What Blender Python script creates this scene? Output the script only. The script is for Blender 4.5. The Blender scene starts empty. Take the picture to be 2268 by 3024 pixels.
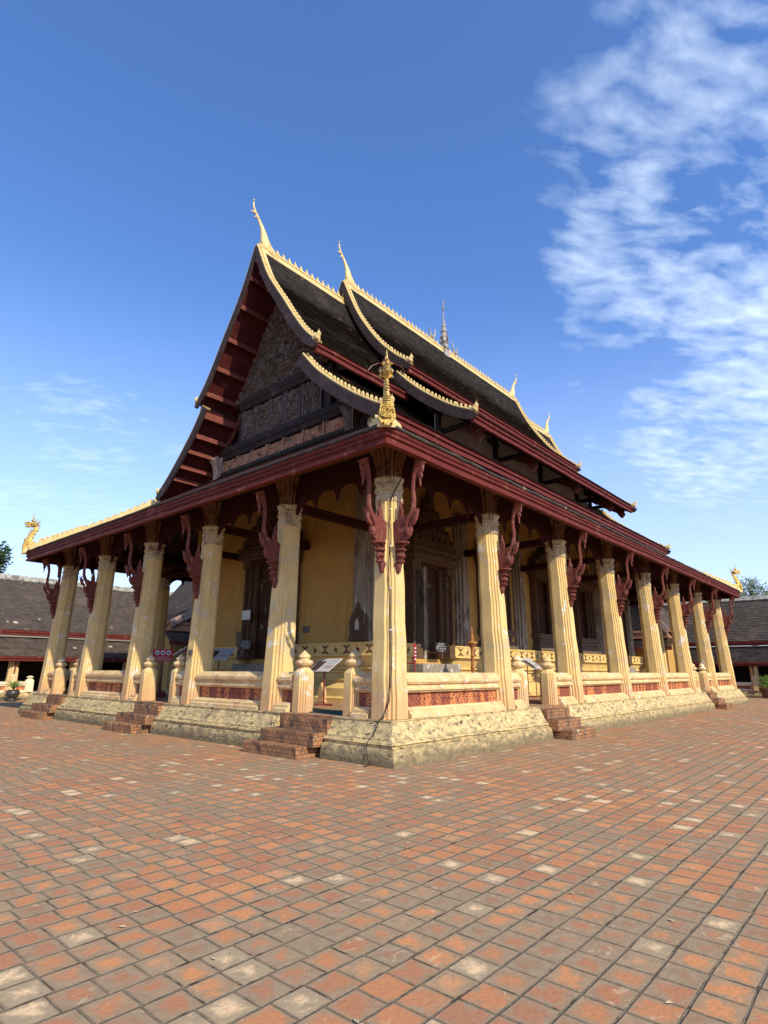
import bpy, bmesh, math, random
from math import radians as Rd, sin, cos, pi, sqrt, floor
from mathutils import Vector, Matrix, noise
random.seed(7)
SC = bpy.context.scene
COL = SC.collection

# ------------------------------------------------------------------ node helpers
def nt_new(name):
    m = bpy.data.materials.new(name); m.use_nodes = True
    nt = m.node_tree
    b = nt.nodes.get('Principled BSDF')
    return m, nt, b
class N:
    def __init__(s, nt): s.nt = nt
    def n(s, t, **kw):
        x = s.nt.nodes.new(t)
        for k, v in kw.items(): setattr(x, k, v)
        return x
    def l(s, a, b): s.nt.links.new(a, b)
    def put(s, sock, v):
        if isinstance(v, bpy.types.NodeSocket): s.l(v, sock)
        elif isinstance(v, (tuple, list)) and len(v) == 3 and sock.type == 'RGBA': sock.default_value = (*v, 1)
        else: sock.default_value = v
    def math(s, op, a, b=None, c=None, clamp=False):
        x = s.n('ShaderNodeMath', operation=op); x.use_clamp = clamp
        s.put(x.inputs[0], a)
        if b is not None: s.put(x.inputs[1], b)
        if c is not None: s.put(x.inputs[2], c)
        return x.outputs[0]
    def vmath(s, op, a, b=None):
        x = s.n('ShaderNodeVectorMath', operation=op)
        s.put(x.inputs[0], a)
        if b is not None: s.put(x.inputs[1], b)
        return x.outputs['Value'] if op in ('DOT_PRODUCT', 'LENGTH') else x.outputs[0]
    def pos(s): return s.n('ShaderNodeNewGeometry').outputs['Position']
    def scaled(s, v, sc):
        return s.vmath('MULTIPLY', v, sc)
    def noise(s, v, scale, detail=4, rough=.55, dist=0, out='Fac'):
        x = s.n('ShaderNodeTexNoise'); s.l(v, x.inputs['Vector'])
        x.inputs['Scale'].default_value = scale; x.inputs['Detail'].default_value = detail
        x.inputs['Roughness'].default_value = rough; x.inputs['Distortion'].default_value = dist
        return x.outputs[out]
    def vor(s, v, scale, feat='F1', out='Distance'):
        x = s.n('ShaderNodeTexVoronoi', feature=feat); s.l(v, x.inputs['Vector']); x.inputs['Scale'].default_value = scale
        return x.outputs[out]
    def wn(s, v):
        x = s.n('ShaderNodeTexWhiteNoise', noise_dimensions='3D'); s.l(v, x.inputs['Vector']); return x
    def ramp(s, f, a, b, lo=0., hi=1.):
        x = s.n('ShaderNodeMapRange'); x.interpolation_type = 'SMOOTHSTEP'
        s.put(x.inputs['Value'], f); x.inputs['From Min'].default_value = a; x.inputs['From Max'].default_value = b
        x.inputs['To Min'].default_value = lo; x.inputs['To Max'].default_value = hi
        return x.outputs['Result']
    def mix(s, f, a, b):
        x = s.n('ShaderNodeMix', data_type='RGBA'); s.put(x.inputs[0], f); s.put(x.inputs[6], a); s.put(x.inputs[7], b)
        return x.outputs[2]
    def sep(s, v):
        x = s.n('ShaderNodeSeparateXYZ'); s.l(v, x.inputs[0]); return x.outputs
    def comb(s, a, b, c):
        x = s.n('ShaderNodeCombineXYZ'); s.put(x.inputs[0], a); s.put(x.inputs[1], b); s.put(x.inputs[2], c); return x.outputs[0]
    def bump(s, h, strength=.5, dist=.02, nrm=None):
        x = s.n('ShaderNodeBump'); x.inputs['Strength'].default_value = strength; x.inputs['Distance'].default_value = dist
        s.l(h, x.inputs['Height'])
        if nrm is not None: s.l(nrm, x.inputs['Normal'])
        return x.outputs[0]

def surf(name, A, B, scale=2., rough=.8, C=None, cscale=1., cth=(.55, .7), D=None, dscale=6., dth=(.6, .68),
         bump=.4, bscale=25., bdist=.01, metal=0., stretch=(1, 1, 1), low=None, spec=.12, streak=None):
    """mottled surface: A/B broad variation, C large stains, D small patches, low=(color, z0, z1) dirt towards the ground"""
    m, nt, b = nt_new(name); q = N(nt); p = q.scaled(q.pos(), stretch)
    c = q.mix(q.ramp(q.noise(p, scale, 5, .6), .35, .65), A, B)
    c = q.mix(q.math('MULTIPLY', q.noise(p, scale * 9, 3), .5), c, tuple(x * .72 for x in A))
    if C: c = q.mix(q.ramp(q.noise(p, cscale, 5, .62, .4), *cth), c, C)
    if D: c = q.mix(q.ramp(q.noise(p, dscale, 4, .65, .6), *dth), c, D)
    if streak:
        sv = q.scaled(q.pos(), (9, 9, .55))
        c = q.mix(q.math('MULTIPLY', q.ramp(q.noise(sv, 1., 4, .6, .3), .52, .70), .55), c, streak)
    if low:
        z = q.sep(q.pos())[2]
        f = q.ramp(q.math('ADD', z, q.math('MULTIPLY', q.math('SUBTRACT', q.noise(p, 5, 4), .5), low[2] * 1.6)), low[1], low[1] + low[2], 1., 0.)
        c = q.mix(q.math('MULTIPLY', f, low[3] if len(low) > 3 else .8), c, low[0])
    q.put(b.inputs['Base Color'], c)
    b.inputs['Roughness'].default_value = rough; b.inputs['Metallic'].default_value = metal
    b.inputs['Specular IOR Level'].default_value = spec
    if bump: q.l(q.bump(q.noise(p, bscale, 6, .65), bump, bdist), b.inputs['Normal'])
    return m

M = {}
M['plaster'] = surf('yellow_limewash', (.70, .51, .222), (.62, .43, .165), 1.6, .85, C=(.50, .40, .24), cscale=1.6, cth=(.52, .66),
                    D=(.66, .61, .50), dscale=2.8, dth=(.60, .65), low=((.52, .30, .15), .80, .85, .75), bump=.45, bdist=.015, streak=(.42, .30, .15))
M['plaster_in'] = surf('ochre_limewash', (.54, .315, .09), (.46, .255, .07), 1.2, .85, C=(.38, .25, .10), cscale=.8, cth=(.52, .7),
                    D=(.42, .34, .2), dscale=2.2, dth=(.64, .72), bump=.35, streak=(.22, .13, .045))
M['parapet'] = surf('flaking_limewash', (.70, .51, .26), (.60, .42, .20), 2.2, .85, C=(.52, .31, .16), cscale=2.6, cth=(.54, .62),
                    D=(.78, .72, .56), dscale=5, dth=(.6, .66), bump=.5, bdist=.015)
M['plinth'] = surf('weathered_plinth_plaster', (.66, .49, .235), (.54, .41, .20), 1.6, .9, C=(.33, .26, .14), cscale=6., cth=(.44, .60),
                   D=(.085, .07, .045), dscale=7.5, dth=(.56, .65), low=((.13, .105, .065), .04, .38, .78), bump=1., bscale=9, bdist=.03, stretch=(1, 1, 1.9))
M['cap'] = surf('grimy_capital_plaster', (.55, .44, .26), (.42, .32, .19), 4, .85, C=(.22, .16, .11), cscale=2.5, cth=(.5, .66), D=(.66, .58, .42), dscale=9, dth=(.6, .68), bump=.5)
M['petal'] = surf('faded_lotus_petal_paint', (.20, .105, .055), (.135, .062, .034), 6, .75, C=(.075, .024, .017), cscale=4, cth=(.5, .6), bump=.4)
M['red'] = surf('dark_red_paint', (.135, .025, .018), (.10, .019, .014), 2, .6, C=(.21, .075, .055), cscale=3, cth=(.56, .72), bump=.25, bscale=30, stretch=(1, 1, 1), spec=.12)
M['redb'] = surf('faded_red_timber', (.175, .052, .038), (.125, .036, .027), 5, .6, C=(.27, .12, .10), cscale=5, cth=(.55, .7), bump=.3)
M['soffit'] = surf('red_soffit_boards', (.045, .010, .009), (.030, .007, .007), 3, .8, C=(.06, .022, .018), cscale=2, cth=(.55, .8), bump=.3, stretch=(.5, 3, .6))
M['valance'] = surf('shade_dark_red_fretwork', (.045, .011, .009), (.032, .008, .007), 5, .8, C=(.085, .028, .022), cscale=5, cth=(.6, .75), bump=.4)  # red darkened in the colour itself to imitate shade under the eaves
M['verge'] = surf('verge_red_boards', (.095, .018, .017), (.065, .012, .012), 3, .7, C=(.15, .05, .045), cscale=2, cth=(.55, .8), bump=.3)
M['darkwood'] = surf('old_dark_timber', (.055, .042, .040), (.036, .028, .027), 3, .75, C=(.12, .10, .095), cscale=2, cth=(.55, .75), bump=.4, stretch=(1, 1, 1))
M['board'] = surf('weathered_bargeboard', (.062, .042, .038), (.040, .027, .025), 3, .7, C=(.10, .072, .062), cscale=2.5, cth=(.55, .75), bump=.3)
M['carved'] = surf('carved_pediment_wood', (.155, .115, .085), (.095, .070, .055), 3, .55, C=(.22, .175, .14), cscale=4, cth=(.52, .7), D=(.17, .09, .06), dscale=5, bump=.8, bscale=18, bdist=.03)
M['carvedo'] = surf('carved_orange_wood', (.46, .235, .135), (.33, .165, .095), 3, .7, C=(.13, .085, .065), cscale=3, cth=(.5, .68), D=(.46, .32, .24), dscale=9, bump=.7, bscale=18, bdist=.025)
M['pinkcap'] = surf('bleached_pink_wood', (.46, .32, .26), (.32, .21, .17), 6, .7, C=(.2, .13, .10), cscale=5, bump=.4)
M['goldpaint'] = surf('pale_gold_paint', (.70, .53, .22), (.60, .44, .16), 4, .5, C=(.42, .28, .10), cscale=6, cth=(.55, .7), D=(.82, .74, .5), dscale=10, dth=(.62, .7), bump=.25, spec=.5)
M['gold'] = surf('gilding', (.85, .62, .17), (.66, .43, .09), 14, .34, C=(.16, .09, .02), cscale=22, cth=(.52, .62), metal=.5, bump=1., bscale=26, bdist=.04, spec=.5)
M['greyplaster'] = surf('grey_pilaster_plaster', (.32, .265, .20), (.22, .175, .13), 3, .85, C=(.085, .055, .036), cscale=1.4, cth=(.5, .7), D=(.50, .46, .40), dscale=4, dth=(.58, .68), bump=.4, stretch=(2, 2, .5))
M['portal'] = surf('lacquered_portal_carving', (.13, .075, .042), (.08, .045, .027), 5, .6, C=(.18, .14, .11), cscale=5, cth=(.55, .7), bump=.9, bscale=16, bdist=.03)
M['leaf_door'] = surf('worn_door_leaf', (.075, .032, .018), (.045, .02, .013), 3, .6, C=(.17, .13, .10), cscale=3, cth=(.6, .66), bump=.3)
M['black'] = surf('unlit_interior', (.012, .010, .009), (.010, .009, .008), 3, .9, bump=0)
M['whiteplaster'] = surf('stained_white_plaster', (.55, .51, .46), (.45, .41, .37), 1.5, .9, C=(.25, .23, .2), cscale=2, bump=.2)
M['greyplaster2'] = surf('bleached_grey_mullion', (.13, .105, .09), (.085, .068, .06), 4, .7, C=(.24, .21, .19), cscale=3, bump=.3)
M['darkwall'] = surf('shade_dark_cloister_wall', (.05, .036, .024), (.035, .026, .018), 2, .9, bump=.2)  # shade of the cloister interior painted in as a near-black wall colour
M['steps'] = None
M['stencil'] = surf('dark_stencil_paint', (.095, .045, .02), (.13, .065, .03), 12, .8, bump=0)
M['steel'] = surf('maroon_steel', (.19, .022, .02), (.15, .018, .017), 9, .4, bump=0, spec=.5)
M['spire'] = surf('silver_spire_plaster', (.36, .33, .29), (.25, .23, .20), 9, .5, C=(.52, .48, .42), cscale=7, bump=.4, metal=.1)
M['cable'] = surf('black_cable_sheath', (.018, .018, .02), (.028, .028, .03), 30, .5, bump=0)
M['white'] = surf('white_plastic', (.7, .7, .68), (.6, .6, .58), 20, .5, bump=0)
M['signblack'] = surf('black_sign_board', (.012, .012, .014), (.018, .018, .02), 8, .35, bump=0, spec=.5)
M['signred'] = surf('red_sign_face', (.42, .025, .05), (.36, .02, .04), 8, .4, bump=0)
M['boardface'] = surf('grey_lilac_panel', (.52, .46, .46), (.46, .42, .43), 6, .6, C=(.44, .38, .34), cscale=3, bump=0, spec=.2)
M['boardblue'] = surf('blue_grey_panel', (.34, .40, .42), (.40, .44, .44), 7, .6, bump=0, spec=.2)
M['boardpink'] = surf('pink_panel', (.52, .28, .26), (.45, .24, .23), 7, .25, bump=0, spec=.5)
M['photo'] = surf('dark_photo_print', (.05, .04, .035), (.10, .075, .06), 14, .3, bump=0, spec=.5)
M['glyph'] = surf('printed_lettering', (.62, .62, .62), (.55, .55, .55), 40, .6, bump=0)
M['glyphdark'] = surf('dark_lettering', (.06, .06, .07), (.05, .05, .06), 40, .6, bump=0)
M['mat'] = surf('green_mat', (.035, .12, .10), (.03, .095, .08), 20, .95, bump=.5, bscale=200)
M['postwood'] = surf('turned_orange_wood', (.40, .17, .06), (.30, .12, .045), 8, .5, C=(.18, .07, .03), cscale=9, bump=.2)
M['pot'] = surf('dark_glazed_pot', (.05, .042, .038), (.03, .027, .025), 9, .4, bump=.2, spec=.5)
M['potbrown'] = surf('brown_clay_pot', (.16, .085, .045), (.11, .06, .035), 9, .55, bump=.2)
M['bark'] = surf('tree_bark', (.11, .085, .06), (.07, .055, .04), 8, .9, bump=.6)
M['cement'] = surf('bare_cement_blocks', (.30, .255, .20), (.22, .185, .145), 5, .9, C=(.5, .47, .42), cscale=6, cth=(.58, .64), bump=.6)
M['sill'] = surf('brick_window_sill', (.17, .12, .085), (.12, .085, .06), 6, .85, C=(.28, .20, .15), cscale=9, bump=.8, bscale=20, bdist=.02, stretch=(1, 1, 3))
M['mortar'] = surf('lime_ridge_mortar', (.40, .38, .33), (.25, .235, .2), 4, .9, C=(.13, .12, .10), cscale=3, cth=(.5, .62), bump=.6)
M['capcream'] = surf('cream_coping', (.78, .70, .50), (.7, .6, .4), 4, .8, bump=.3)
M['lampgrey'] = surf('grey_metal_sheet', (.36, .40, .42), (.28, .31, .33), 8, .4, bump=0, spec=.5)

def leafmat(name, A, B):
    m, nt, b = nt_new(name); q = N(nt)
    w = q.noise(q.pos(), 1.3, 3); w2 = q.noise(q.pos(), 9., 2)
    c = q.mix(q.ramp(w, .35, .65), A, B); c = q.mix(q.ramp(w2, .4, .7), c, tuple(x * 1.7 for x in A))
    q.put(b.inputs['Base Color'], c); b.inputs['Roughness'].default_value = .55
    tr = q.n('ShaderNodeBsdfTranslucent'); q.put(tr.inputs['Color'], c)
    mx = q.n('ShaderNodeMixShader'); mx.inputs[0].default_value = .3
    q.l(b.outputs[0], mx.inputs[1]); q.l(tr.outputs[0], mx.inputs[2])
    q.l(mx.outputs[0], nt.nodes['Material Output'].inputs['Surface'])
    return m
M['leafL'] = leafmat('dark_tree_leaves', (.040, .075, .022), (.03, .05, .02))
M['leafR'] = leafmat('grey_green_leaves', (.15, .19, .085), (.10, .14, .055))
M['leafG'] = leafmat('bright_shrub_leaves', (.14, .22, .03), (.10, .17, .03))
M['blade'] = leafmat('variegated_blades', (.30, .38, .10), (.12, .22, .04))

def tilemat(name, A, B, patch, sx=.17, rz=.11, dark=(.022, .019, .018)):
    m, nt, b = nt_new(name); q = N(nt); p = q.pos(); s = q.sep(p)
    cell = q.comb(q.math('FLOOR', q.math('DIVIDE', s[0], sx)), q.math('FLOOR', q.math('DIVIDE', s[1], sx)), q.math('FLOOR', q.math('DIVIDE', s[2], rz)))
    r = q.wn(cell); rv = r.outputs['Value']
    c = q.mix(rv, A, B)
    st = q.scaled(p, (1., 1., 1.6))
    c = q.mix(q.math('MULTIPLY', q.ramp(q.noise(st, 2.6, 5, .65), .45, .7), .6), c, dark)
    c = q.mix(q.math('MULTIPLY', q.ramp(q.noise(p, .5, 3, .6), .56, .7), .45), c, tuple(x * 1.7 for x in A))
    c = q.mix(q.math('MULTIPLY', q.noise(p, 14, 4, .7), .45), c, tuple(x * .55 for x in B))
    f = q.math('MULTIPLY', q.ramp(q.noise(p, .9, 3), .60, .70), q.math('GREATER_THAN', r.outputs['Value'], .84))
    c = q.mix(f, c, patch)
    q.put(b.inputs['Base Color'], c); b.inputs['Roughness'].default_value = .85; b.inputs['Specular IOR Level'].default_value = .2
    h = q.math('ADD', q.noise(p, 22, 4), q.math('MULTIPLY', rv, .6))
    q.l(q.bump(h, .5, .02), b.inputs['Normal'])
    return m
M['tiles'] = tilemat('weathered_wood_shingle_tiles', (.085, .07, .060), (.055, .046, .042), (.30, .19, .13))
M['tiles2'] = tilemat('cloister_clay_tiles', (.105, .082, .066), (.066, .052, .044), (.50, .42, .33), sx=.24, rz=.13, dark=(.05, .042, .038))

def gridbrick(name, size=.225, joint=(.020, .036), wall=False):
    m, nt, b = nt_new(name); q = N(nt); p = q.pos()
    wob = q.noise(p, 1.7, 3, .6, 0, 'Color')
    pw = q.vmath('ADD', p, q.scaled(q.vmath('SUBTRACT', wob, (.5, .5, .5)), (.026, .026, .0)))
    s = q.sep(pw)
    v = q.math('DIVIDE', q.math('ADD', s[1], .1), size)
    row = q.math('FLOOR', v)
    off = q.math('MULTIPLY', q.math('SUBTRACT', q.wn(q.comb(row, 3.3, 0)).outputs['Value'], .5), .38)
    u = q.math('ADD', q.math('DIVIDE', s[0], size), off)
    colm = q.math('FLOOR', u)
    fu = q.math('ABSOLUTE', q.math('SUBTRACT', q.math('FRACT', u), .5))
    fv = q.math('ABSOLUTE', q.math('SUBTRACT', q.math('FRACT', v), .5))
    wn = q.wn(q.comb(colm, row, 1.7)); r1 = wn.outputs['Value']; rc = q.sep(wn.outputs['Color'])
    jn = q.noise(p, 7, 4)
    ju = q.ramp(q.math('ADD', fu, q.math('MULTIPLY', q.math('SUBTRACT', jn, .5), .05)), .5 - joint[0] - .018, .5 - joint[0] + .012)
    jv = q.ramp(q.math('ADD', fv, q.math('MULTIPLY', q.math('SUBTRACT', jn, .5), .06)), .5 - joint[1] - .018, .5 - joint[1] + .012)
    J = q.math('MULTIPLY', q.math('MAXIMUM', ju, jv), q.ramp(q.noise(p, 2.6, 5, .7), .36, .60, .42, 1.))
    cr = q.n('ShaderNodeValToRGB'); q.l(r1, cr.inputs[0]); e = cr.color_ramp; e.interpolation = 'CONSTANT'
    cols = [(.0, (.42, .165, .075)), (.18, (.36, .145, .075)), (.34, (.48, .19, .08)), (.50, (.33, .145, .08)), (.63, (.40, .165, .082)), (.75, (.28, .15, .085)), (.85, (.46, .215, .105)), (.94, (.62, .42, .24))]
    e.elements[0].position = 0; e.elements[0].color = (*cols[0][1], 1); e.elements[1].position = cols[1][0]; e.elements[1].color = (*cols[1][1], 1)
    for t, cc in cols[2:]:
        el = e.elements.new(t); el.color = (*cc, 1)
    c = cr.outputs[0]
    fine = q.noise(q.scaled(p, (1, 1, 1)), 30, 5, .65)
    c = q.mix(q.math('MULTIPLY', q.ramp(fine, .4, .7), .35), c, (.22, .10, .06))
    # grime: grows from the joints inwards, different on every tile, heavier in broad zones
    edge = q.math('MAXIMUM', fu, fv)
    big = q.noise(p, .55, 4, .6)
    g = q.math('ADD', q.math('MULTIPLY', q.noise(p, 6.5, 6, .7, .6), 1.25), q.math('MULTIPLY', edge, .95))
    g = q.math('ADD', g, q.math('MULTIPLY', rc[0], .13))
    g = q.math('ADD', g, q.math('MULTIPLY', big, 1.05))
    gm = q.ramp(g, 1.33, 1.64)
    grime = q.mix(q.noise(p, 14, 3), (.165, .122, .076), (.34, .255, .16))
    c = q.mix(q.math('MULTIPLY', gm, .84), c, grime)
    pale = q.math('MULTIPLY', q.ramp(q.noise(q.scaled(p, (1, 1.6, 1)), 6, 4, .6, 1.), .60, .66), q.math('GREATER_THAN', rc[1], .68))
    c = q.mix(q.math('MULTIPLY', pale, .45), c, (.52, .36, .22))
    jc = q.mix(q.ramp(q.noise(p, 40, 3), .45, .7), (.15, .115, .075), (.24, .188, .125))
    jc = q.mix(q.ramp(q.noise(p, 5., 4, .7), .50, .60), jc, (.045, .036, .026))
    c = q.mix(q.math('MULTIPLY', q.ramp(q.math('ADD', edge, q.math('MULTIPLY', q.noise(p, 16, 4, .7), .12)), .47, .545), .55), c, (.15, .11, .07))
    c = q.mix(J, c, jc)
    c = q.mix(q.ramp(q.vor(p, 7.), .02, .045, .5, 0.), c, (.65, .6, .5)) if not wall else c
    hs = q.n('ShaderNodeHueSaturation'); hs.inputs['Saturation'].default_value = .98; hs.inputs['Value'].default_value = 1.13; hs.inputs['Hue'].default_value = .506; q.put(hs.inputs['Color'], c); c = hs.outputs[0]
    q.put(b.inputs['Base Color'], c); b.inputs['Roughness'].default_value = .9; b.inputs['Specular IOR Level'].default_value = .08
    # height: tile level, comb grooves on some, joint depth, grain
    comb = q.math('MULTIPLY', q.math('SINE', q.math('MULTIPLY', s[0], 330.)), q.math('GREATER_THAN', rc[2], .86))
    h = q.math('ADD', q.math('MULTIPLY', J, -1.0), q.math('MULTIPLY', r1, .35))
    h = q.math('ADD', h, q.math('MULTIPLY', comb, .10))
    h = q.math('ADD', h, q.math('MULTIPLY', q.noise(p, 26, 6, .7), .7))
    h = q.math('ADD', h, q.math('MULTIPLY', q.noise(p, 5, 3), .5))
    q.l(q.bump(h, .8, .010), b.inputs['Normal'])
    return m
M['paving'] = gridbrick('square_brick_paving')

def brickstep(name):
    m, nt, b = nt_new(name); q = N(nt); p = q.pos(); s = q.sep(p)
    hz = q.math('DIVIDE', s[2], .075); row = q.math('FLOOR', hz)
    uu = q.math('DIVIDE', q.math('ADD', s[0], s[1]), .12); uu = q.math('ADD', uu, q.math('MULTIPLY', row, .5))
    fu = q.math('ABSOLUTE', q.math('SUBTRACT', q.math('FRACT', uu), .5)); fz = q.math('ABSOLUTE', q.math('SUBTRACT', q.math('FRACT', hz), .5))
    J = q.math('MAXIMUM', q.ramp(fu, .43, .47), q.ramp(fz, .42, .47))
    rv = q.wn(q.comb(q.math('FLOOR', uu), row, .5)).outputs['Value']
    c = q.mix(rv, (.37, .18, .085), (.25, .125, .06))
    c = q.mix(q.ramp(q.noise(p, 3.5, 5, .65), .50, .66), c, (.085, .065, .05))
    c = q.mix(q.ramp(q.noise(p, 7, 4, .6, .5), .64, .69), c, (.55, .46, .32))
    c = q.mix(q.math('MULTIPLY', J, .8), c, (.09, .065, .05))
    q.put(b.inputs['Base Color'], c); b.inputs['Roughness'].default_value = .88; b.inputs['Specular IOR Level'].default_value = .2
    h = q.math('ADD', q.math('MULTIPLY', J, -1.), q.noise(p, 18, 5, .7))
    q.l(q.bump(h, .8, .02), b.inputs['Normal'])
    return m
M['steps'] = brickstep('worn_step_brick')
def terracotta(name):
    m, nt, b = nt_new(name); q = N(nt); p = q.pos(); s = q.sep(p)
    cell = q.comb(q.math('FLOOR', q.math('DIVIDE', s[0], .17)), q.math('FLOOR', q.math('DIVIDE', s[1], .17)), 0.)
    rv = q.wn(cell).outputs['Value']
    c = q.mix(q.ramp(rv, .35, .8), (.30, .085, .045), (.64, .24, .085))
    c = q.mix(q.ramp(q.noise(p, 12, 4), .5, .65), c, (.15, .045, .03))
    q.put(b.inputs['Base Color'], c); b.inputs['Roughness'].default_value = .8
    q.l(q.bump(q.noise(p, 30, 4), .4, .01), b.inputs['Normal'])
    return m
M['latback'] = surf('dark_lattice_recess', (.035, .012, .009), (.025, .009, .007), 6, .9, bump=0)
M['lattice'] = terracotta('terracotta_lattice')

# ------------------------------------------------------------------ mesh helpers
class MB:
    def __init__(s): s.v = []; s.f = []; s.T = None
    def add(s, vs, fs):
        o = len(s.v)
        s.v += [tuple(s.T(*x)) if s.T else tuple(x) for x in vs]
        s.f += [tuple(o + i for i in f) for f in fs]
    def box(s, x0, x1, y0, y1, z0, z1):
        s.add([(x0, y0, z0), (x1, y0, z0), (x1, y1, z0), (x0, y1, z0), (x0, y0, z1), (x1, y0, z1), (x1, y1, z1), (x0, y1, z1)],
              [(0, 3, 2, 1), (4, 5, 6, 7), (0, 1, 5, 4), (1, 2, 6, 5), (2, 3, 7, 6), (3, 0, 4, 7)])
    def loft(s, rings, cap=True, close=True):
        n = len(rings[0]); vs = [p for r in rings for p in r]; fs = []
        for i in range(len(rings) - 1):
            for j in range(n if close else n - 1):
                a = i * n + j; b = i * n + (j + 1) % n
                fs.append((a, b, b + n, a + n))
        if cap: fs.append(tuple(range(n))[::-1]); fs.append(tuple((len(rings) - 1) * n + j for j in range(n)))
        s.add(vs, fs)
    def prism(s, poly, fn, a, b):
        """poly [(p,q)], fn(p,q,t)->xyz"""
        n = len(poly)
        vs = [fn(p, q, a) for p, q in poly] + [fn(p, q, b) for p, q in poly]
        s.add(vs, [tuple(range(n))[::-1], tuple(range(n, 2 * n))] + [(i, (i + 1) % n, n + (i + 1) % n, n + i) for i in range(n)])
    def lathe(s, prof, c, n=16, lobes=0, la=0., sq=1.):
        rings = []
        for r, z in prof:
            ring = []
            for k in range(n):
                a = 2 * pi * k / n; rr = r * (1 + la * abs(cos(lobes * a / 2))) if lobes else r
                ring.append((c[0] + rr * cos(a), c[1] + rr * sin(a) * sq, c[2] + z))
            rings.append(ring)
        s.loft(rings)
    def tube(s, path, rad, n=8, flat=1., up=(0, 0, 1)):
        P = [Vector(p) for p in path]; rings = []
        for i, p in enumerate(P):
            t = (P[min(i + 1, len(P) - 1)] - P[max(i - 1, 0)]).normalized()
            u = Vector(up)
            a = t.cross(u)
            if a.length < .05: a = t.cross(Vector((1, 0, 0)))
            a.normalize(); b = a.cross(t).normalized()
            r = rad[i] if isinstance(rad, (list, tuple)) else rad
            rings.append([tuple(p + a * r * flat * cos(2 * pi * k / n) + b * r * sin(2 * pi * k / n)) for k in range(n)])
        s.loft(rings)
    def grid(s, fn, nu, nv):
        vs = [fn(i / nu, j / nv) for j in range(nv + 1) for i in range(nu + 1)]
        s.add(vs, [(j * (nu + 1) + i, j * (nu + 1) + i + 1, (j + 1) * (nu + 1) + i + 1, (j + 1) * (nu + 1) + i) for j in range(nv) for i in range(nu)])
    SQ = False
    def build(s, name, mat, parent=None, label=None, smooth=False, bevel=0., rough=0., rs=4.):
        if MB.SQ: s.v = [(x, 8.25 + (y - 8.25) * (.91 - .024 * min(3., max(0., 11.2 - z))) if y > 8.25 else y, z) for x, y, z in s.v]
        me = bpy.data.meshes.new(name); me.from_pydata(s.v, [], s.f); me.update()
        bm = bmesh.new(); bm.from_mesh(me); bmesh.ops.recalc_face_normals(bm, faces=bm.faces)
        if rough:
            for v in bm.verts:
                v.co += noise.noise_vector(v.co * rs) * rough
        bm.to_mesh(me); bm.free()
        me.materials.append(M[mat] if isinstance(mat, str) else mat)
        if smooth:
            for p in me.polygons: p.use_smooth = True
        o = bpy.data.objects.new(name, me); COL.objects.link(o)
        if smooth:
            try:
                me.set_sharp_from_angle(angle=Rd(38))
            except Exception: pass
        if bevel:
            b = o.modifiers.new('bevel', 'BEVEL'); b.width = bevel; b.segments = 1; b.limit_method = 'ANGLE'; b.angle_limit = Rd(40)
        if parent:
            o.parent = parent; o.matrix_parent_inverse = Matrix.Translation(-world_loc(parent))
        if label: o['label'] = label
        return o
def split(mb, name, mat, parent=None, sub=False, **kw):
    """every connected piece of mb becomes an object of its own"""
    par = list(range(len(mb.v)))
    def fd(i):
        while par[i] != i: par[i] = par[par[i]]; i = par[i]
        return i
    for f in mb.f:
        a = fd(f[0])
        for i in f[1:]: par[fd(i)] = a
    groups = {}
    for f in mb.f: groups.setdefault(fd(f[0]), []).append(f)
    out = []
    for fs in groups.values():
        idx = sorted({i for f in fs for i in f}); mp = {i: k for k, i in enumerate(idx)}
        m2 = MB(); m2.v = [mb.v[i] for i in idx]; m2.f = [tuple(mp[i] for i in f) for f in fs]
        o = m2.build(name, mat, parent, **kw)
        if sub: o.matrix_parent_inverse = Matrix.Identity(4)
        out.append(o)
    return out
def world_loc(o):
    if o.parent is None: return Vector(o.location)
    return Vector(o.get('_w', (0, 0, 0)))
def root(name, loc, label, cat, group=None):
    o = bpy.data.objects.new(name, None); COL.objects.link(o); o.location = loc
    o.empty_display_size = .3; o['label'] = label; o['category'] = cat
    if group: o['group'] = group
    return o
def place(o, parent, loc, rz=0.):
    """an object whose mesh is in local coordinates, set down at a world position under parent"""
    o.parent = parent; o.matrix_parent_inverse = Matrix.Identity(4)
    o.location = Vector(loc) - world_loc(parent); o.rotation_euler = (0, 0, rz)
def dup(o, parent, loc, rz, kids=()):
    c = o.copy(); COL.objects.link(c); place(c, parent, loc, rz)
    for k in kids:
        d = k.copy(); COL.objects.link(d); d.parent = c; d.matrix_parent_inverse = Matrix.Identity(4)
    return c
def kid(o, parent):
    o.parent = parent; o.matrix_parent_inverse = Matrix.Identity(4); return o
def tag(o, label, cat, group=None, kind=None):
    if label: o['label'] = label
    if cat: o['category'] = cat
    if group: o['group'] = group
    if kind: o['kind'] = kind
    return o
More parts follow.
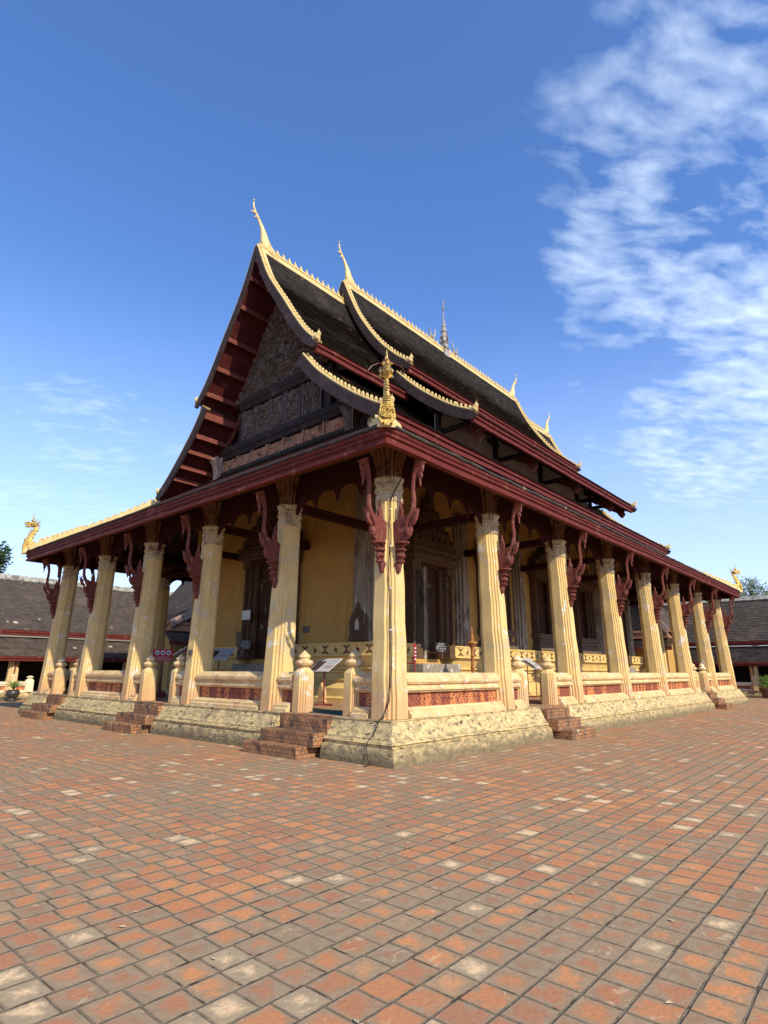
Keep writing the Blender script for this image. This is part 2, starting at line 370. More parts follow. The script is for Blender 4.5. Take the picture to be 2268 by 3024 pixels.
def catmull(pts, step):
    P = [Vector((p[0], p[1])) for p in pts]; P = [2 * P[0] - P[1]] + P + [2 * P[-1] - P[-2]]
    out = []
    for i in range(1, len(P) - 2):
        for k in range(24):
            t = k / 24; a, b, c, d = P[i - 1], P[i], P[i + 1], P[i + 2]
            out.append(.5 * ((2 * b) + (c - a) * t + (2 * a - 5 * b + 4 * c - d) * t * t + (-a + 3 * b - 3 * c + d) * t ** 3))
    out.append(P[-2])
    res = [out[0]]; acc = 0
    L = sum((out[i + 1] - out[i]).length for i in range(len(out) - 1)); n = max(1, round(L / step)); step = L / n
    for i in range(len(out) - 1):
        seg = (out[i + 1] - out[i]).length
        while acc + seg >= step - 1e-9 and len(res) < n + 1:
            f = (step - acc) / seg; q_ = out[i].lerp(out[i + 1], f); res.append(q_)
            out[i] = q_; seg = (out[i + 1] - out[i]).length; acc = 0
            if seg < 1e-9: break
        acc += seg
    while len(res) < n + 1: res.append(out[-1])
    res[-1] = out[-1]
    return [(p.x, p.y) for p in res]

SX, SY = 4.02, 3.36
LX, LY = 7 * SX, 5 * SY
ZP = .73                                  # platform level
YC = 8.25                                 # ridge line
temple = root('temple', (LX / 2, LY / 2, 0), 'old temple hall with yellow pillars, dark tiled tiered roof and gold finials', 'temple')
T = temple

# ------------------------------------------------------------------ ground
mb = MB(); mb.grid(lambda u, v: (-160 + 340 * u, -160 + 340 * v, 0.), 4, 4)
g = mb.build('paving', 'paving'); tag(g, None, None, kind='structure')

mb = MB(); rl = random.Random(21)
for i in range(170):
    x, y = (rl.uniform(-9, 14), rl.uniform(-7.5, -1.1)) if i % 2 else (rl.uniform(-7.8, -1.1), rl.uniform(-7, 14))
    a = rl.uniform(0, 6.28); l = rl.uniform(.012, .032); w_ = l * .45; c_, s_ = cos(a), sin(a)
    mb.add([(x - c_ * l, y - s_ * l, .006), (x + s_ * w_, y - c_ * w_, .012), (x + c_ * l, y + s_ * l, .007), (x - s_ * w_, y + c_ * w_, .010)], [(0, 1, 2, 3)])
M['litter'] = surf('dry_leaf_scraps', (.52, .42, .26), (.30, .20, .10), 3, .8, C=(.62, .56, .45), cscale=9, bump=0)
o = mb.build('leaf_litter', 'litter', None); tag(o, 'tiny pale scraps of dry leaf scattered over the brick paving', 'litter', kind='stuff')
# ------------------------------------------------------------------ sweeps around the platform
def rectpath(x0, x1, y0, y1, seg=.5, closed=True):
    """closed path with mitre directions, corners included"""
    P = []
    def edge(ax, ay, bx, by, d0, d1):
        L = sqrt((bx - ax) ** 2 + (by - ay) ** 2); n = max(1, int(L / seg))
        for k in range(n):
            f = k / n; P.append((ax + (bx - ax) * f, ay + (by - ay) * f, d0[0] + (d1[0] - d0[0]) * f, d0[1] + (d1[1] - d0[1]) * f))
    edge(x0, y0, x1, y0, (-1, -1), (1, -1)); edge(x1, y0, x1, y1, (1, -1), (1, 1)); edge(x1, y1, x0, y1, (1, 1), (-1, 1)); edge(x0, y1, x0, y0, (-1, 1), (-1, -1))
    return P
def sweep(mb, prof, path, closed):
    rings = [[(x + m * dx, y + m * dy, z) for m, z in prof] for x, y, dx, dy in path]
    n = len(prof); vs = [p for r in rings for p in r]; fs = []; K = len(rings)
    for i in range(K if closed else K - 1):
        for j in range(n - 1):
            a = i * n + j; b = ((i + 1) % K) * n + j
            fs.append((a, a + 1, b + 1, b))
    if not closed:
        fs.append(tuple(range(n))); fs.append(tuple((K - 1) * n + j for j in range(n))[::-1])
    mb.add(vs, fs)
PLP = [(-.6, .02), (.70, 0.), (.70, .10), (.685, .20), (.66, .275), (.60, .285), (.60, .325), (.63, .35), (.60, .385), (.555, .395), (.55, .43), (.52, .455), (.485, .52), (.44, .60), (.40, .66), (.385, .70), (.40, .71), (.40, ZP), (-.6, ZP)]
def straight(ax, ay, bx, by, nx, ny, seg=.22):
    L = sqrt((bx - ax) ** 2 + (by - ay) ** 2); n = max(1, int(L / seg))
    return [(ax + (bx - ax) * k / n, ay + (by - ay) * k / n, nx, ny) for k in range(n + 1)]
# openings: front (x=0 face) bays 1,3,5 ; right (y=0 face) bays 2 and 6 ; the same on the far sides
FR = [(1.12, 2.72), (7.6, 9.2), (14.08, 15.68)]
RT = [(5.32, 6.72), (21.42, 22.82)]
def plinth_runs():
    runs = []
    # corner run near camera
    a = straight(RT[0][0], 0, 0, 0, 0, -1)[:-1] + [(0, 0, -1, -1)] + straight(0, 0, 0, FR[0][0], -1, 0)[1:]
    runs.append(a)
    runs.append(straight(0, FR[0][1], 0, FR[1][0], -1, 0)); runs.append(straight(0, FR[1][1], 0, FR[2][0], -1, 0))
    b = straight(0, FR[2][1], 0, LY, -1, 0)[:-1] + [(0, LY, -1, 1)] + straight(0, LY, LX, LY, 0, 1)[1:-1] + [(LX, LY, 1, 1)] + straight(LX, LY, LX, 0, 1, 0)[1:-1] + [(LX, 0, 1, -1)] + straight(LX, 0, RT[1][1], 0, 0, -1)[1:]
    runs.append(b)
    runs.append(straight(RT[1][0], 0, RT[0][1], 0, 0, -1))
    return runs
for r in plinth_runs():
    mb = MB(); sweep(mb, PLP, r, False)
    mb.build('plinth', 'plinth', T, rough=.014, rs=4.1)
mb = MB()
mb.box(-.33, LX + .33, -.33, LY + .33, .05, ZP + .004)
mb.build('gallery_floor', 'paving', T)

# ------------------------------------------------------------------ steps
def stair(ax, c0, c1, far=False):
    """ax 'x': front face (outward -x), c range in y ; ax 'y': right face (outward -y), c range in x"""
    tr = (lambda u, d, z: (-d, u, z)) if ax == 'x' else (lambda u, d, z: (u, -d, z))
    w = c1 - c0; mbs = MB(); mbs.T = tr
    for i, (d, z, sh0, sh1) in enumerate([(1.12, .215, .20, .22), (.86, .45, .03, .05), (.55, .68, -.02, -.30)]):
        a, b_ = c0 + sh0, c1 + sh1
        if ax == 'y': a, b_ = c0 + [.18, -.02, .06][i], c1 + [.18, -.1, -.05][i]
        nu = 10
        ring = lambda dd, zz: [(a + (b_ - a) * k / nu, dd + random.uniform(-.012, .012), zz + random.uniform(-.008, .006)) for k in range(nu + 1)]
        r0, r1, r2, r3 = ring(d, [0., .20, .43][i]), ring(d, z), ring(.0, z), ring(.0, [0., .2, .43][i])
        mbs.loft([r0, r1, r2, r3, r0], cap=False, close=False)
        for e in (0, nu): mbs.add([r0[e], r1[e], r2[e], r3[e]], [(0, 1, 2, 3)])
    return mbs.build('steps', 'steps', T, bevel=.012)
for a, b_ in FR: stair('x', a, b_)
for a, b_ in RT: stair('y', a, b_)
mb = MB()
mb.box(-.40, -.33, FR[0][0], FR[0][1], .3, ZP); mb.box(-.40, -.33, FR[1][0], FR[1][1], .3, ZP); mb.box(-.40, -.33, FR[2][0], FR[2][1], .3, ZP)
for a, b_ in RT: mb.box(a, b_, -.40, -.33, .3, ZP)
split(mb, 'threshold', 'steps', T)

# ------------------------------------------------------------------ pillars
HB, HT, ZT, LEAN = .335, .255, 5.0, .12
def redent(h):
    q_ = [(1, .48), (.84, .48), (.84, .66), (.66, .66), (.66, .84), (.48, .84), (.48, 1)]
    out = []
    for k in range(4):
        c, s = [(1, 0), (0, 1), (-1, 0), (0, -1)][k]
        for x, y in q_: out.append(((x * c - y * s) * h, (x * s + y * c) * h))
    return out
def pillar_mesh(lx, ly, nm='pillar'):
    mb = MB(); rings = []
    for k in range(13):
        t = k / 12; z = t * (ZT - ZP + .02); h = HB + (HT - HB) * t
        w = .006 * sin(k * 2.1)
        rings.append([(x + lx * t + w, y + ly * t - w, z) for x, y in redent(h)])
    mb.loft(rings)
    o = mb.build(nm, 'plaster', None, bevel=.008)
    cx, cy = lx, ly
    # capital: toothed collars and mouldings
    mc = MB(); z0 = ZT - ZP
    def sq(h, z, teeth=0., dz=0., n=40, ex=.0):
        ring = []
        base = redent(h)
        P = [Vector(b) for b in base]; L = [(P[(i + 1) % len(P)] - P[i]).length for i in range(len(P))]; tot = sum(L)
        for k in range(n * 2):
            d = tot * k / (n * 2); i = 0
            while d > L[i]: d -= L[i]; i += 1
            p = P[i].lerp(P[(i + 1) % len(P)], d / L[i]) * (1 + ex)
            ring.append((cx + p.x, cy + p.y, z0 + z + (dz if k % 2 else 0)))
        return ring
    h = HT
    mc.loft([sq(h + .004, -.045, dz=.05), sq(h + .02, -.045, dz=.05), sq(h + .012, .10), sq(h - .005, .16), sq(h - .005, .20), sq(h + .03, .215), sq(h + .03, .25), sq(h, .265), sq(h, .30), sq(h + .015, .31), sq(h + .015, .34), sq(h - .01, .355), sq(h + .0, .38), sq(h + .045, .46, dz=.05), sq(h + .02, .46, dz=.04), sq(h - .05, .40)])
    cap = kid(mc.build('capital', 'cap', None), o)
    mp = MB()
    def star(r, z, a=.20, n=96, lob=16):
        ring = []
        for k in range(n):
            th = 2 * pi * k / n
            sqf = 1 / max(abs(cos(th)), abs(sin(th))) ** .75
            rr = r * sqf * (1 - a * (1 - abs(sin(lob * th / 2)) ** .7))
            ring.append((cx + rr * cos(th), cy + rr * sin(th), z0 + z))
        return ring
    mp.loft([star(h - .03, .34), star(h - .03, .55), star(h - .015, .75), star(h + .03, .95), star(h + .09, 1.10), star(h + .13, 1.18), star(h + .06, 1.19)])
    pet = kid(mp.build('lotus_petals', 'petal', None, smooth=True), o)
    return o, (cap, pet)
P0, K0 = pillar_mesh(0, LEAN)                # leans to +y (outer side is -y)
PC, KC = pillar_mesh(LEAN, LEAN)
place(P0, T, (SX, 0, ZP)); place(PC, T, (0, 0, ZP))
for i in range(2, 7): dup(P0, T, (i * SX, 0, ZP), 0, K0)
for i in range(1, 7): dup(P0, T, (i * SX, LY, ZP), pi, K0)
for j in range(1, 5): dup(P0, T, (0, j * SY, ZP), -pi / 2, K0); dup(P0, T, (LX, j * SY, ZP), pi / 2, K0)
dup(PC, T, (LX, 0, ZP), pi / 2, KC); dup(PC, T, (LX, LY, ZP), pi, KC); dup(PC, T, (0, LY, ZP), -pi / 2, KC)

# ------------------------------------------------------------------ carved eave brackets
def bracket():
    mb = MB(); ZO = ZP
    body = [(.16, 3.46), (.26, 3.46), (.31, 3.64), (.38, 3.66), (.38, 3.69), (.33, 3.71), (.39, 3.77), (.38, 3.83), (.34, 3.87), (.42, 3.89), (.42, 3.92), (.36, 3.94), (.42, 4.01), (.50, 4.03), (.50, 4.06), (.43, 4.08),
            (.53, 4.15), (.59, 4.26), (.575, 4.36), (.65, 4.40), (.70, 4.47), (.73, 4.56), (.76, 4.70), (.715, 4.60), (.69, 4.58), (.70, 4.70), (.655, 4.56), (.635, 4.60), (.615, 4.47), (.56, 4.43), (.54, 4.34), (.55, 4.27), (.50, 4.22), (.475, 4.26), (.475, 4.34), (.50, 4.42),
            (.56, 4.52), (.46, 4.60), (.40, 4.55), (.355, 4.60), (.37, 4.70), (.33, 4.78), (.305, 4.93), (.275, 4.78), (.25, 4.68), (.235, 4.56), (.12, 4.50), (.13, 4.0)]
    fn = lambda p, q_, t: (t, -p, q_ - ZO)
    mb.prism(body, fn, -.038, .038)
    # arm
    arm = [(.44, 4.42), (.50, 4.52), (.575, 4.62), (.625, 4.74), (.64, 4.90), (.625, 5.08), (.63, 5.26), (.67, 5.42), (.74, 5.56), (.83, 5.70)]
    rr = [.06, .062, .06, .055, .050, .047, .048, .060, .085, .13]
    mb.tube([fn(p, q_, 0) for p, q_ in arm], rr, 8, up=(1, 0, 0))
    # bulb and rings with real roundness
    def disc(p, z, r, h): mb.lathe([(r * .6, -h), (r, -h * .4), (r, h * .4), (r * .6, h)], (0, -p, z - ZO), 10)
    disc(.33, 4.045, .15, .025); disc(.30, 3.905, .12, .022); disc(.28, 3.675, .095, .02); disc(.29, 3.80, .095, .05)
    mb.lathe([(.03, -.10), (.07, -.05), (.085, .02), (.06, .08), (.03, .12)], (0, -.50, 4.24 - ZO), 8)
    mb.lathe([(.04, 3.46 - ZO), (.075, 3.6 - ZO), (.09, 3.66 - ZO)], (0, -.23, 0), 8)
    leaf = [(.80, 5.62), (.90, 5.60), (.88, 5.45), (.845, 5.42), (.86, 5.34), (.82, 5.30), (.815, 5.14), (.785, 5.30), (.76, 5.42)]
    mb.prism(leaf, fn, -.03, .03)
    return mb.build('eave_bracket', 'redb', None, bevel=.006)
BR = bracket(); place(BR, T, (SX, 0, ZP))
dup(BR, T, (0, 0, ZP), 0); dup(BR, T, (0, 0, ZP), -pi / 2)
for i in range(2, 8): dup(BR, T, (i * SX, 0, ZP), 0)
for j in range(1, 6): dup(BR, T, (0, j * SY, ZP), -pi / 2)
dup(BR, T, (LX, 0, ZP), pi / 2); dup(BR, T, (0, LY, ZP), pi)
for j in range(1, 6): dup(BR, T, (LX, j * SY, ZP), pi / 2)

# ------------------------------------------------------------------ newel posts
def newel():
    mb = MB(); h = .205; rings = []
    for k in range(7):
        t = k / 6; rings.append([(x * (1 + .06 * (1 - t)), y * (1 + .06 * (1 - t)), t * .80) for x, y in redent(h)])
    rings.append([(x * .97, y * .97, .83) for x, y in redent(h)])
    rings.append([(x * .50, y * .50, .93) for x, y in redent(h)])
    mb.loft(rings)
    o = mb.build('newel_post', 'plaster', None, bevel=.008)
    m2 = MB()
    m2.lathe([(.095, .90), (.10, .94), (.135, .95), (.175, .99), (.185, 1.03), (.16, 1.075), (.105, 1.09), (.10, 1.12), (.125, 1.14), (.12, 1.175), (.075, 1.22), (.03, 1.26), (.004, 1.29)], (0, 0, 0), 32, lobes=8, la=.07)
    kid(m2.build('lotus_bud', 'parapet', None, smooth=True), o)
    return o
NW = newel(); nk = list(NW.children)
npos = [(-.02, .90, 0), (-.02, 2.44, 0), (-.02, 7.58, 0), (-.02, 9.26, 0), (-.02, 14.3, 0), (-.02, 15.86, 0), (4.95, -.02, 0), (6.62, -.02, 0), (21.2, -.02, 0), (22.86, -.02, 0),
        (LX, 7.6, 0), (LX, 9.2, 0), (5.0, LY, 0), (6.7, LY, 0), (LX, 1.0, 0), (LX, 2.4, 0)]
place(NW, T, (*npos[0][:2], ZP))
for x, y, r in npos[1:]: dup(NW, T, (x, y, ZP), 0, nk)

# ------------------------------------------------------------------ parapets
PAR = [(.31, ZP), (.31, ZP + .07), (.27, ZP + .09), (.27, ZP + .14), (.23, ZP + .155), (.215, ZP + .185)]
def parapet(ax, a, b_):
    if ax[0] == 'x': tr = lambda u, d, z: (-d if ax == 'x-' else LX + d, u, z)
    else: tr = lambda u, d, z: (u, -d if ax == 'y-' else LY + d, z)
    n = max(2, int((b_ - a) / .2))
    us = [a + (b_ - a) * k / n for k in range(n + 1)]
    def run(prof):
        mb.loft([[(u, d, z) for d, z in prof] for u in us])
    mb = MB(); mb.T = tr
    run([(-.25, ZP), (.33, ZP), (.33, ZP + .07), (.28, ZP + .09), (.28, ZP + .14), (.23, ZP + .155), (.21, ZP + .19), (-.20, ZP + .19)])
    run([(-.16, ZP + .46), (.16, ZP + .46), (.17, ZP + .49), (.205, ZP + .50), (.205, ZP + .53), (.165, ZP + .55), (.155, ZP + .60), (.20, ZP + .62), (.225, ZP + .66), (.225, ZP + .72), (.10, ZP + .83), (-.10, ZP + .83), (-.225, ZP + .72), (-.2, ZP + .62)])
    p = mb.build('parapet', 'parapet', T, rough=.006, rs=6)
    m0_ = MB(); m0_.T = tr; m0_.box(a + .02, b_ - .02, -.02, .05, ZP + .185, ZP + .465); m0_.build('lattice_backing', 'latback', T)
    m2 = MB(); m2.T = tr
    nc = max(1, round((b_ - a - .04) / .14)); cw = (b_ - a - .04) / nc
    for k in range(nc):
        for r in range(2):
            uc = a + .02 + cw * (k + .5); zc = ZP + .255 + .14 * r
            for (ro, ri) in ((.072, .046), (.026, .001)):
                seg = 10; vs = []
                for dd in (.06, .095):
                    for rad in (ro, ri):
                        vs += [(uc + rad * cos(2 * pi * i / seg), dd, zc + rad * sin(2 * pi * i / seg)) for i in range(seg)]
                fs = []
                for i in range(seg):
                    j = (i + 1) % seg
                    fs += [(2 * seg + i, 2 * seg + j, 3 * seg + j, 3 * seg + i), (i, j, 2 * seg + j, 2 * seg + i), (seg + i, seg + j, 3 * seg + j, 3 * seg + i)]
                m2.add(vs, fs)
            for an in range(4):
                c_, s_ = cos(pi / 4 + an * pi / 2), sin(pi / 4 + an * pi / 2)
                pts = [(uc + c_ * .03 + s_ * .008, zc + s_ * .03 - c_ * .008), (uc + c_ * .085 + s_ * .008, zc + s_ * .085 - c_ * .008), (uc + c_ * .085 - s_ * .008, zc + s_ * .085 + c_ * .008), (uc + c_ * .03 - s_ * .008, zc + s_ * .03 + c_ * .008)]
                m2.prism(pts, lambda p_, q_, t: (p_, t, q_), .06, .092)
    o = m2.build('lattice_panel', 'lattice', p)
    o.matrix_parent_inverse = Matrix.Translation(-world_loc(T)) @ Matrix.Translation(world_loc(T))
    return p
e = .27
for i in (0, 2, 3, 4, 6): parapet('y-', i * SX + e, (i + 1) * SX - e)
for a, b_ in ((SX + e, 4.95 - .19), (6.62 + .19, 2 * SX - e), (5 * SX + e, 21.2 - .19), (22.86 + .19, 6 * SX - e)): parapet('y-', a, b_)
for j in (1, 3): parapet('x-', j * SY + e, (j + 1) * SY - e)
for a, b_ in ((e, .9 - .19), (2.44 + .19, SY - e), (2 * SY + e, 7.58 - .19), (9.26 + .19, 3 * SY - e), (4 * SY + e, 14.3 - .19), (15.86 + .19, 5 * SY - e)): parapet('x-', a, b_)
for i in (0, 2, 3, 4, 6): parapet('y+', i * SX + e, (i + 1) * SX - e)
for j in (1, 3): parapet('x+', j * SY + e, (j + 1) * SY - e)
for a, b_ in ((0 + e, 1.0 - .19), (2.4 + .19, SY - e), (2 * SY + e, 7.6 - .19), (9.2 + .19, 3 * SY - e)): parapet('x+', a, b_)

# ------------------------------------------------------------------ sanctuary (cella)
CX0, CX1, CY0, CY1 = 3.7, LX - 3.7, 3.7, LY - 3.7
ZW = 9.15
def Tfr(u, n, z): return (CX0 - n, u, z)       # front wall, outward -x
def Trt(u, n, z): return (u, CY0 - n, z)       # right wall, outward -y
DZ0 = 1.95
mb = MB()
def wall(Tf, u0, u1, opens, t=.5):
    mb.T = Tf; u = u0
    for a, b_, z0, z1 in opens:
        mb.box(u, a, -t, 0, ZP, ZW); mb.box(a, b_, -t, 0, ZP, z0); mb.box(a, b_, -t, 0, z1, ZW); u = b_
    mb.box(u, u1, -t, 0, ZP, ZW); mb.T = None
doors_r = [(5.42, 6.72), (21.42, 22.72)]
wins_r = [(i * SX + SX / 2 - .62, i * SX + SX / 2 + .62) for i in (2, 3, 4)]
op = sorted([(a, b_, DZ0, 4.85) for a, b_ in doors_r] + [(a, b_, 3.05, 5.3) for a, b_ in wins_r])
wall(Trt, CX0, CX1, op)
wall(Tfr, CY0 + .5, CY1, [(7.45, 9.30, DZ0, 5.3)])
mb.box(CX0, CX1, CY1, CY1 + .5, ZP, ZW); mb.box(CX1 - .5, CX1, CY0 + .5, CY1, ZP, ZW); mb.box(CX0 + .5, CX1 - .5, CY0 + .5, CY1, ZW - .3, ZW)
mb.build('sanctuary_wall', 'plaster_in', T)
mb = MB(); mb.box(CX0 + .5, CX1 - .5, CY0 + .5, CY1, ZP, ZP + .3); mb.box(CX0 + 1.4, CX0 + 1.5, CY0 + .5, CY1, ZP, ZW - .3); mb.box(CX0 + .5, CX1 - .5, CY0 + 1.6, CY0 + 1.7, ZP, ZW - .3)  # black slabs added behind the openings, their colour standing in for interior shade
split(mb, 'interior_shade_backing', 'black', T)
# pilasters
def pilaster(Tf, u, w=.40, z0=2.38, z1=6.9):
    mb = MB(); mb.T = Tf
    for (hw, d0, d1) in ((w, 0, .10), (w * .72, .10, .17), (w * .42, .17, .24)):
        mb.box(u - hw, u + hw, d0, d1, z0, z1)
    mb.build('pilaster', 'greyplaster', T, rough=.006, rs=5, bevel=.01)
for i in (2, 3, 4, 5): pilaster(Trt, i * SX)
for u in (CY0 + .42, CY1 - .42): pilaster(Tfr, u, .42)
pilaster(Trt, CX0 + .42, .42); pilaster(Trt, CX1 - .42, .42)
# black leaf-shaped bases on corner pilaster
def lotus_base(Tf, u):
    mb = MB(); mb.T = Tf
    pl = [(-.36, 2.4), (.36, 2.4), (.36, 2.55), (.31, 2.6), (.34, 2.72), (.36, 2.95), (.27, 3.16), (.12, 3.3), (0.03, 3.52), (-.05, 3.3), (-.27, 3.12), (-.36, 2.92), (-.34, 2.7), (-.31, 2.6)]
    mb.prism([(u + a, z) for a, z in pl], lambda p, q_, t: (p, t, q_), .24, .31)
    pl2 = [(-.2, 2.66), (.2, 2.66), (.22, 2.9), (.1, 3.1), (0, 3.25), (-.1, 3.1), (-.22, 2.9)]
    mb.prism([(u + a, z) for a, z in pl2], lambda p, q_, t: (p, t, q_), .31, .335)
    mb.build('pilaster_base_leaf', 'portal', T, bevel=.01)
    mc = MB(); mc.T = Tf
    mc.prism([(u + a, z) for a, z in [(-.07, 2.72), (.07, 2.72), (.07, 2.92), (0, 3.04), (-.07, 2.92)]], lambda p, q_, t: (p, t, q_), .335, .35)
    mc.build('pilaster_base_niche', 'whiteplaster', T)
lotus_base(Tfr, CY0 + .42); lotus_base(Trt, CX0 + .42)
# pedestal with frieze
PED = [(0, 2.37), (.42, 2.37), (.42, 2.33), (.40, 2.32), (.40, 2.04), (.43, 2.03), (.43, 1.995), (.34, 1.985), (.33, 1.95), (.22, 1.70), (.28, 1.685), (.28, 1.64), (.19, 1.625), (.19, 1.58), (.24, 1.57), (.24, 1.54), (.17, 1.52), (.17, 1.40), (.28, 1.38), (.28, 1.33), (.24, 1.31), (.24, 1.26), (.42, 1.20), (.60, 1.12), (.60, .90), (.70, .86), (.70, ZP), (0, ZP)]
def ped_run(path, closed=False):
    m_ = MB(); sweep(m_, PED, path, closed); return m_.build('pedestal', 'ped', T, rough=.006, rs=5)
M['ped'] = surf('pedestal_limewash', (.72, .52, .20), (.62, .42, .14), 2, .8, C=(.50, .36, .17), cscale=1.6, cth=(.54, .68), D=(.5, .47, .38), dscale=4, dth=(.63, .7), bump=.4)
ped_run(straight(4.95, CY0, CX0, CY0, 0, -1)[:-1] + [(CX0, CY0, -1, -1)] + straight(CX0, CY0, CX0, 7.0, -1, 0)[1:])
ped_run(straight(CX0, 9.75, CX0, CY1, -1, 0)[:-1] + [(CX0, CY1, -1, 1)] + straight(CX0, CY1, CX1, CY1, 0, 1, 1.)[1:-1] + [(CX1, CY1, 1, 1)] + straight(CX1, CY1, CX1, CY0, 1, 0, 1.)[1:-1] + [(CX1, CY0, 1, -1)] + straight(CX1, CY0, 23.2, CY0, 0, -1)[1:])
ped_run(straight(20.9, CY0, 7.05, CY0, 0, -1))
# stencilled frieze motifs, 3 mm proud
def frieze(Tf, u0, u1):
    mb = MB(); mb.T = Tf; n = max(1, round((u1 - u0) / .42)); w = (u1 - u0) / n
    wing = [(.02, .02), (.05, .06), (.07, .03), (.09, .07), (.15, .105), (.19, .12), (.13, .12), (.06, .12), (.035, .09)]
    for k in range(n):
        uc = u0 + w * (k + .5); zc = 2.18
        if k % 2 == 0:
            for sx in (1, -1):
                for sz in (1, -1):
                    mb.prism([(uc + sx * a, zc + sz * b_) for a, b_ in wing], lambda p, q_, t: (p, t, q_), .398, .404)
            mb.prism([(uc - .03, zc), (uc - .015, zc - .1), (uc, zc - .115), (uc + .015, zc - .1), (uc + .03, zc), (uc + .015, zc + .1), (uc, zc + .115), (uc - .015, zc + .1)], lambda p, q_, t: (p, t, q_), .398, .405)
        else:
            bird = [(-.07, 0), (-.05, .035), (0, .03), (.03, .06), (.035, .115), (.06, .11), (.055, .05), (.06, .0), (.03, -.04), (.035, -.1), (.01, -.1), (0, -.05), (-.03, -.05), (-.035, -.1), (-.06, -.1), (-.055, -.04)]
            mb.prism([(uc + a, zc + b_) for a, b_ in bird], lambda p, q_, t: (p, t, q_), .398, .404)
    mb.build('frieze_stencil', 'stencil', T)
frieze(Tfr, CY0 - .35, 6.9); frieze(Tfr, 9.85, CY1); frieze(Trt, CX0 - .35, 4.85); frieze(Trt, 7.15, 12.0); frieze(Trt, 12.0, 20.8); frieze(Trt, 23.3, CX1 + .3)
# small stupa-like pedestal ornament beside the foot of the pedestal
# portals
def portal(Tf, a, b_, top, z0=DZ0, crown=1.6):
    w = b_ - a; c = (a + b_) / 2
    mb = MB(); mb.T = Tf
    for s, u in ((-1, a), (1, b_)):
        for k, (o0, o1, d) in enumerate(((0, .16, .10), (.16, .30, .22), (.30, .40, .34))):
            u0, u1 = sorted((u + s * o0, u + s * o1)); mb.box(u0, u1, 0, d, z0, top)
        u0, u1 = sorted((u + s * .05, u + s * .48)); mb.box(u0, u1, 0, .40, z0, z0 + .30); mb.box(u0 + .04, u1 - .04, 0, .37, z0 + .30, z0 + .42)
        mb.box(u0, u1, 0, .38, top - .25, top)
        fl = [(0, 0), (.30, 0), (.42, .2), (.38, .42), (.30, .34), (.26, .55), (.16, .4), (.05, .5)]
    f = lambda p, q_, t: (p, t, q_)
    for k, (ex, zz, zt, d) in enumerate(((.50, 0, .10, .46), (.58, .10, .24, .54), (.50, .24, .34, .48), (.64, .34, .46, .58))):
        mb.box(a - ex, b_ + ex, 0, d, top + zz, top + zt)
    o = mb.build('portal', 'portal', T, rough=.015, rs=7, bevel=.012)
    # flame crown built of stacked, shrinking toothed boards
    mc = MB(); mc.T = Tf; zt = top + .46; W = w / 2 + .5
    for k in range(5):
        ww = W * (1 - k * .19); h = crown / 5; pts = [(c - ww, zt)]
        n = 7
        pts = [(c - ww, zt), (c + ww, zt)]
        for i in range(n * 2 + 1):
            t = i / (n * 2); u = c + ww - 2 * ww * t
            pts.append((u, zt + h * (1.25 if i % 2 else .75) * (1.15 if 0 < i < 2 * n else .9)))
        mc.prism(pts, f, .05, .42 - .05 * k); zt += h
    mc.prism([(c - .12, zt), (c + .12, zt), (c + .05, zt + .35), (c, zt + .7), (c - .05, zt + .35)], f, .08, .2)
    oc = mc.build('portal_crown', 'portal', o, rough=.04, rs=6); oc.matrix_parent_inverse = Matrix.Identity(4)
    md = MB(); md.T = Tf
    md.box(a + w * .40, a + w * .48, -.30, .02, z0, top); md.box(a + w * .53, a + w * .56, -.30, .0, z0, top)
    od = md.build('door_jamb', 'greyplaster', o); od.matrix_parent_inverse = Matrix.Identity(4)
    ml = MB(); ml.T = Tf; ml.box(a - .0, a + .02, -.5, .0, z0, top); ml.box(b_ - .02, b_, -.5, .0, z0, top); ml.box(a, b_, -.5, 0, top - .02, top); ml.box(a, b_, -.5, 0, z0, z0 + .02); ml.box(a + w * .56, b_, -.14, -.06, z0, top)
    for zz in range(4):
        ml.box(a + w * .60, b_ - .06, -.06, -.04, z0 + .12 + zz * (top - z0) / 4, z0 + (zz + 1) * (top - z0) / 4 - .05)
    ol = ml.build('door_leaf', 'leaf_door', o); ol.matrix_parent_inverse = Matrix.Identity(4)
    return o
for a, b_ in doors_r: portal(Trt, a, b_, 4.85)
portal(Tfr, 7.45, 9.30, 5.3, crown=1.7)
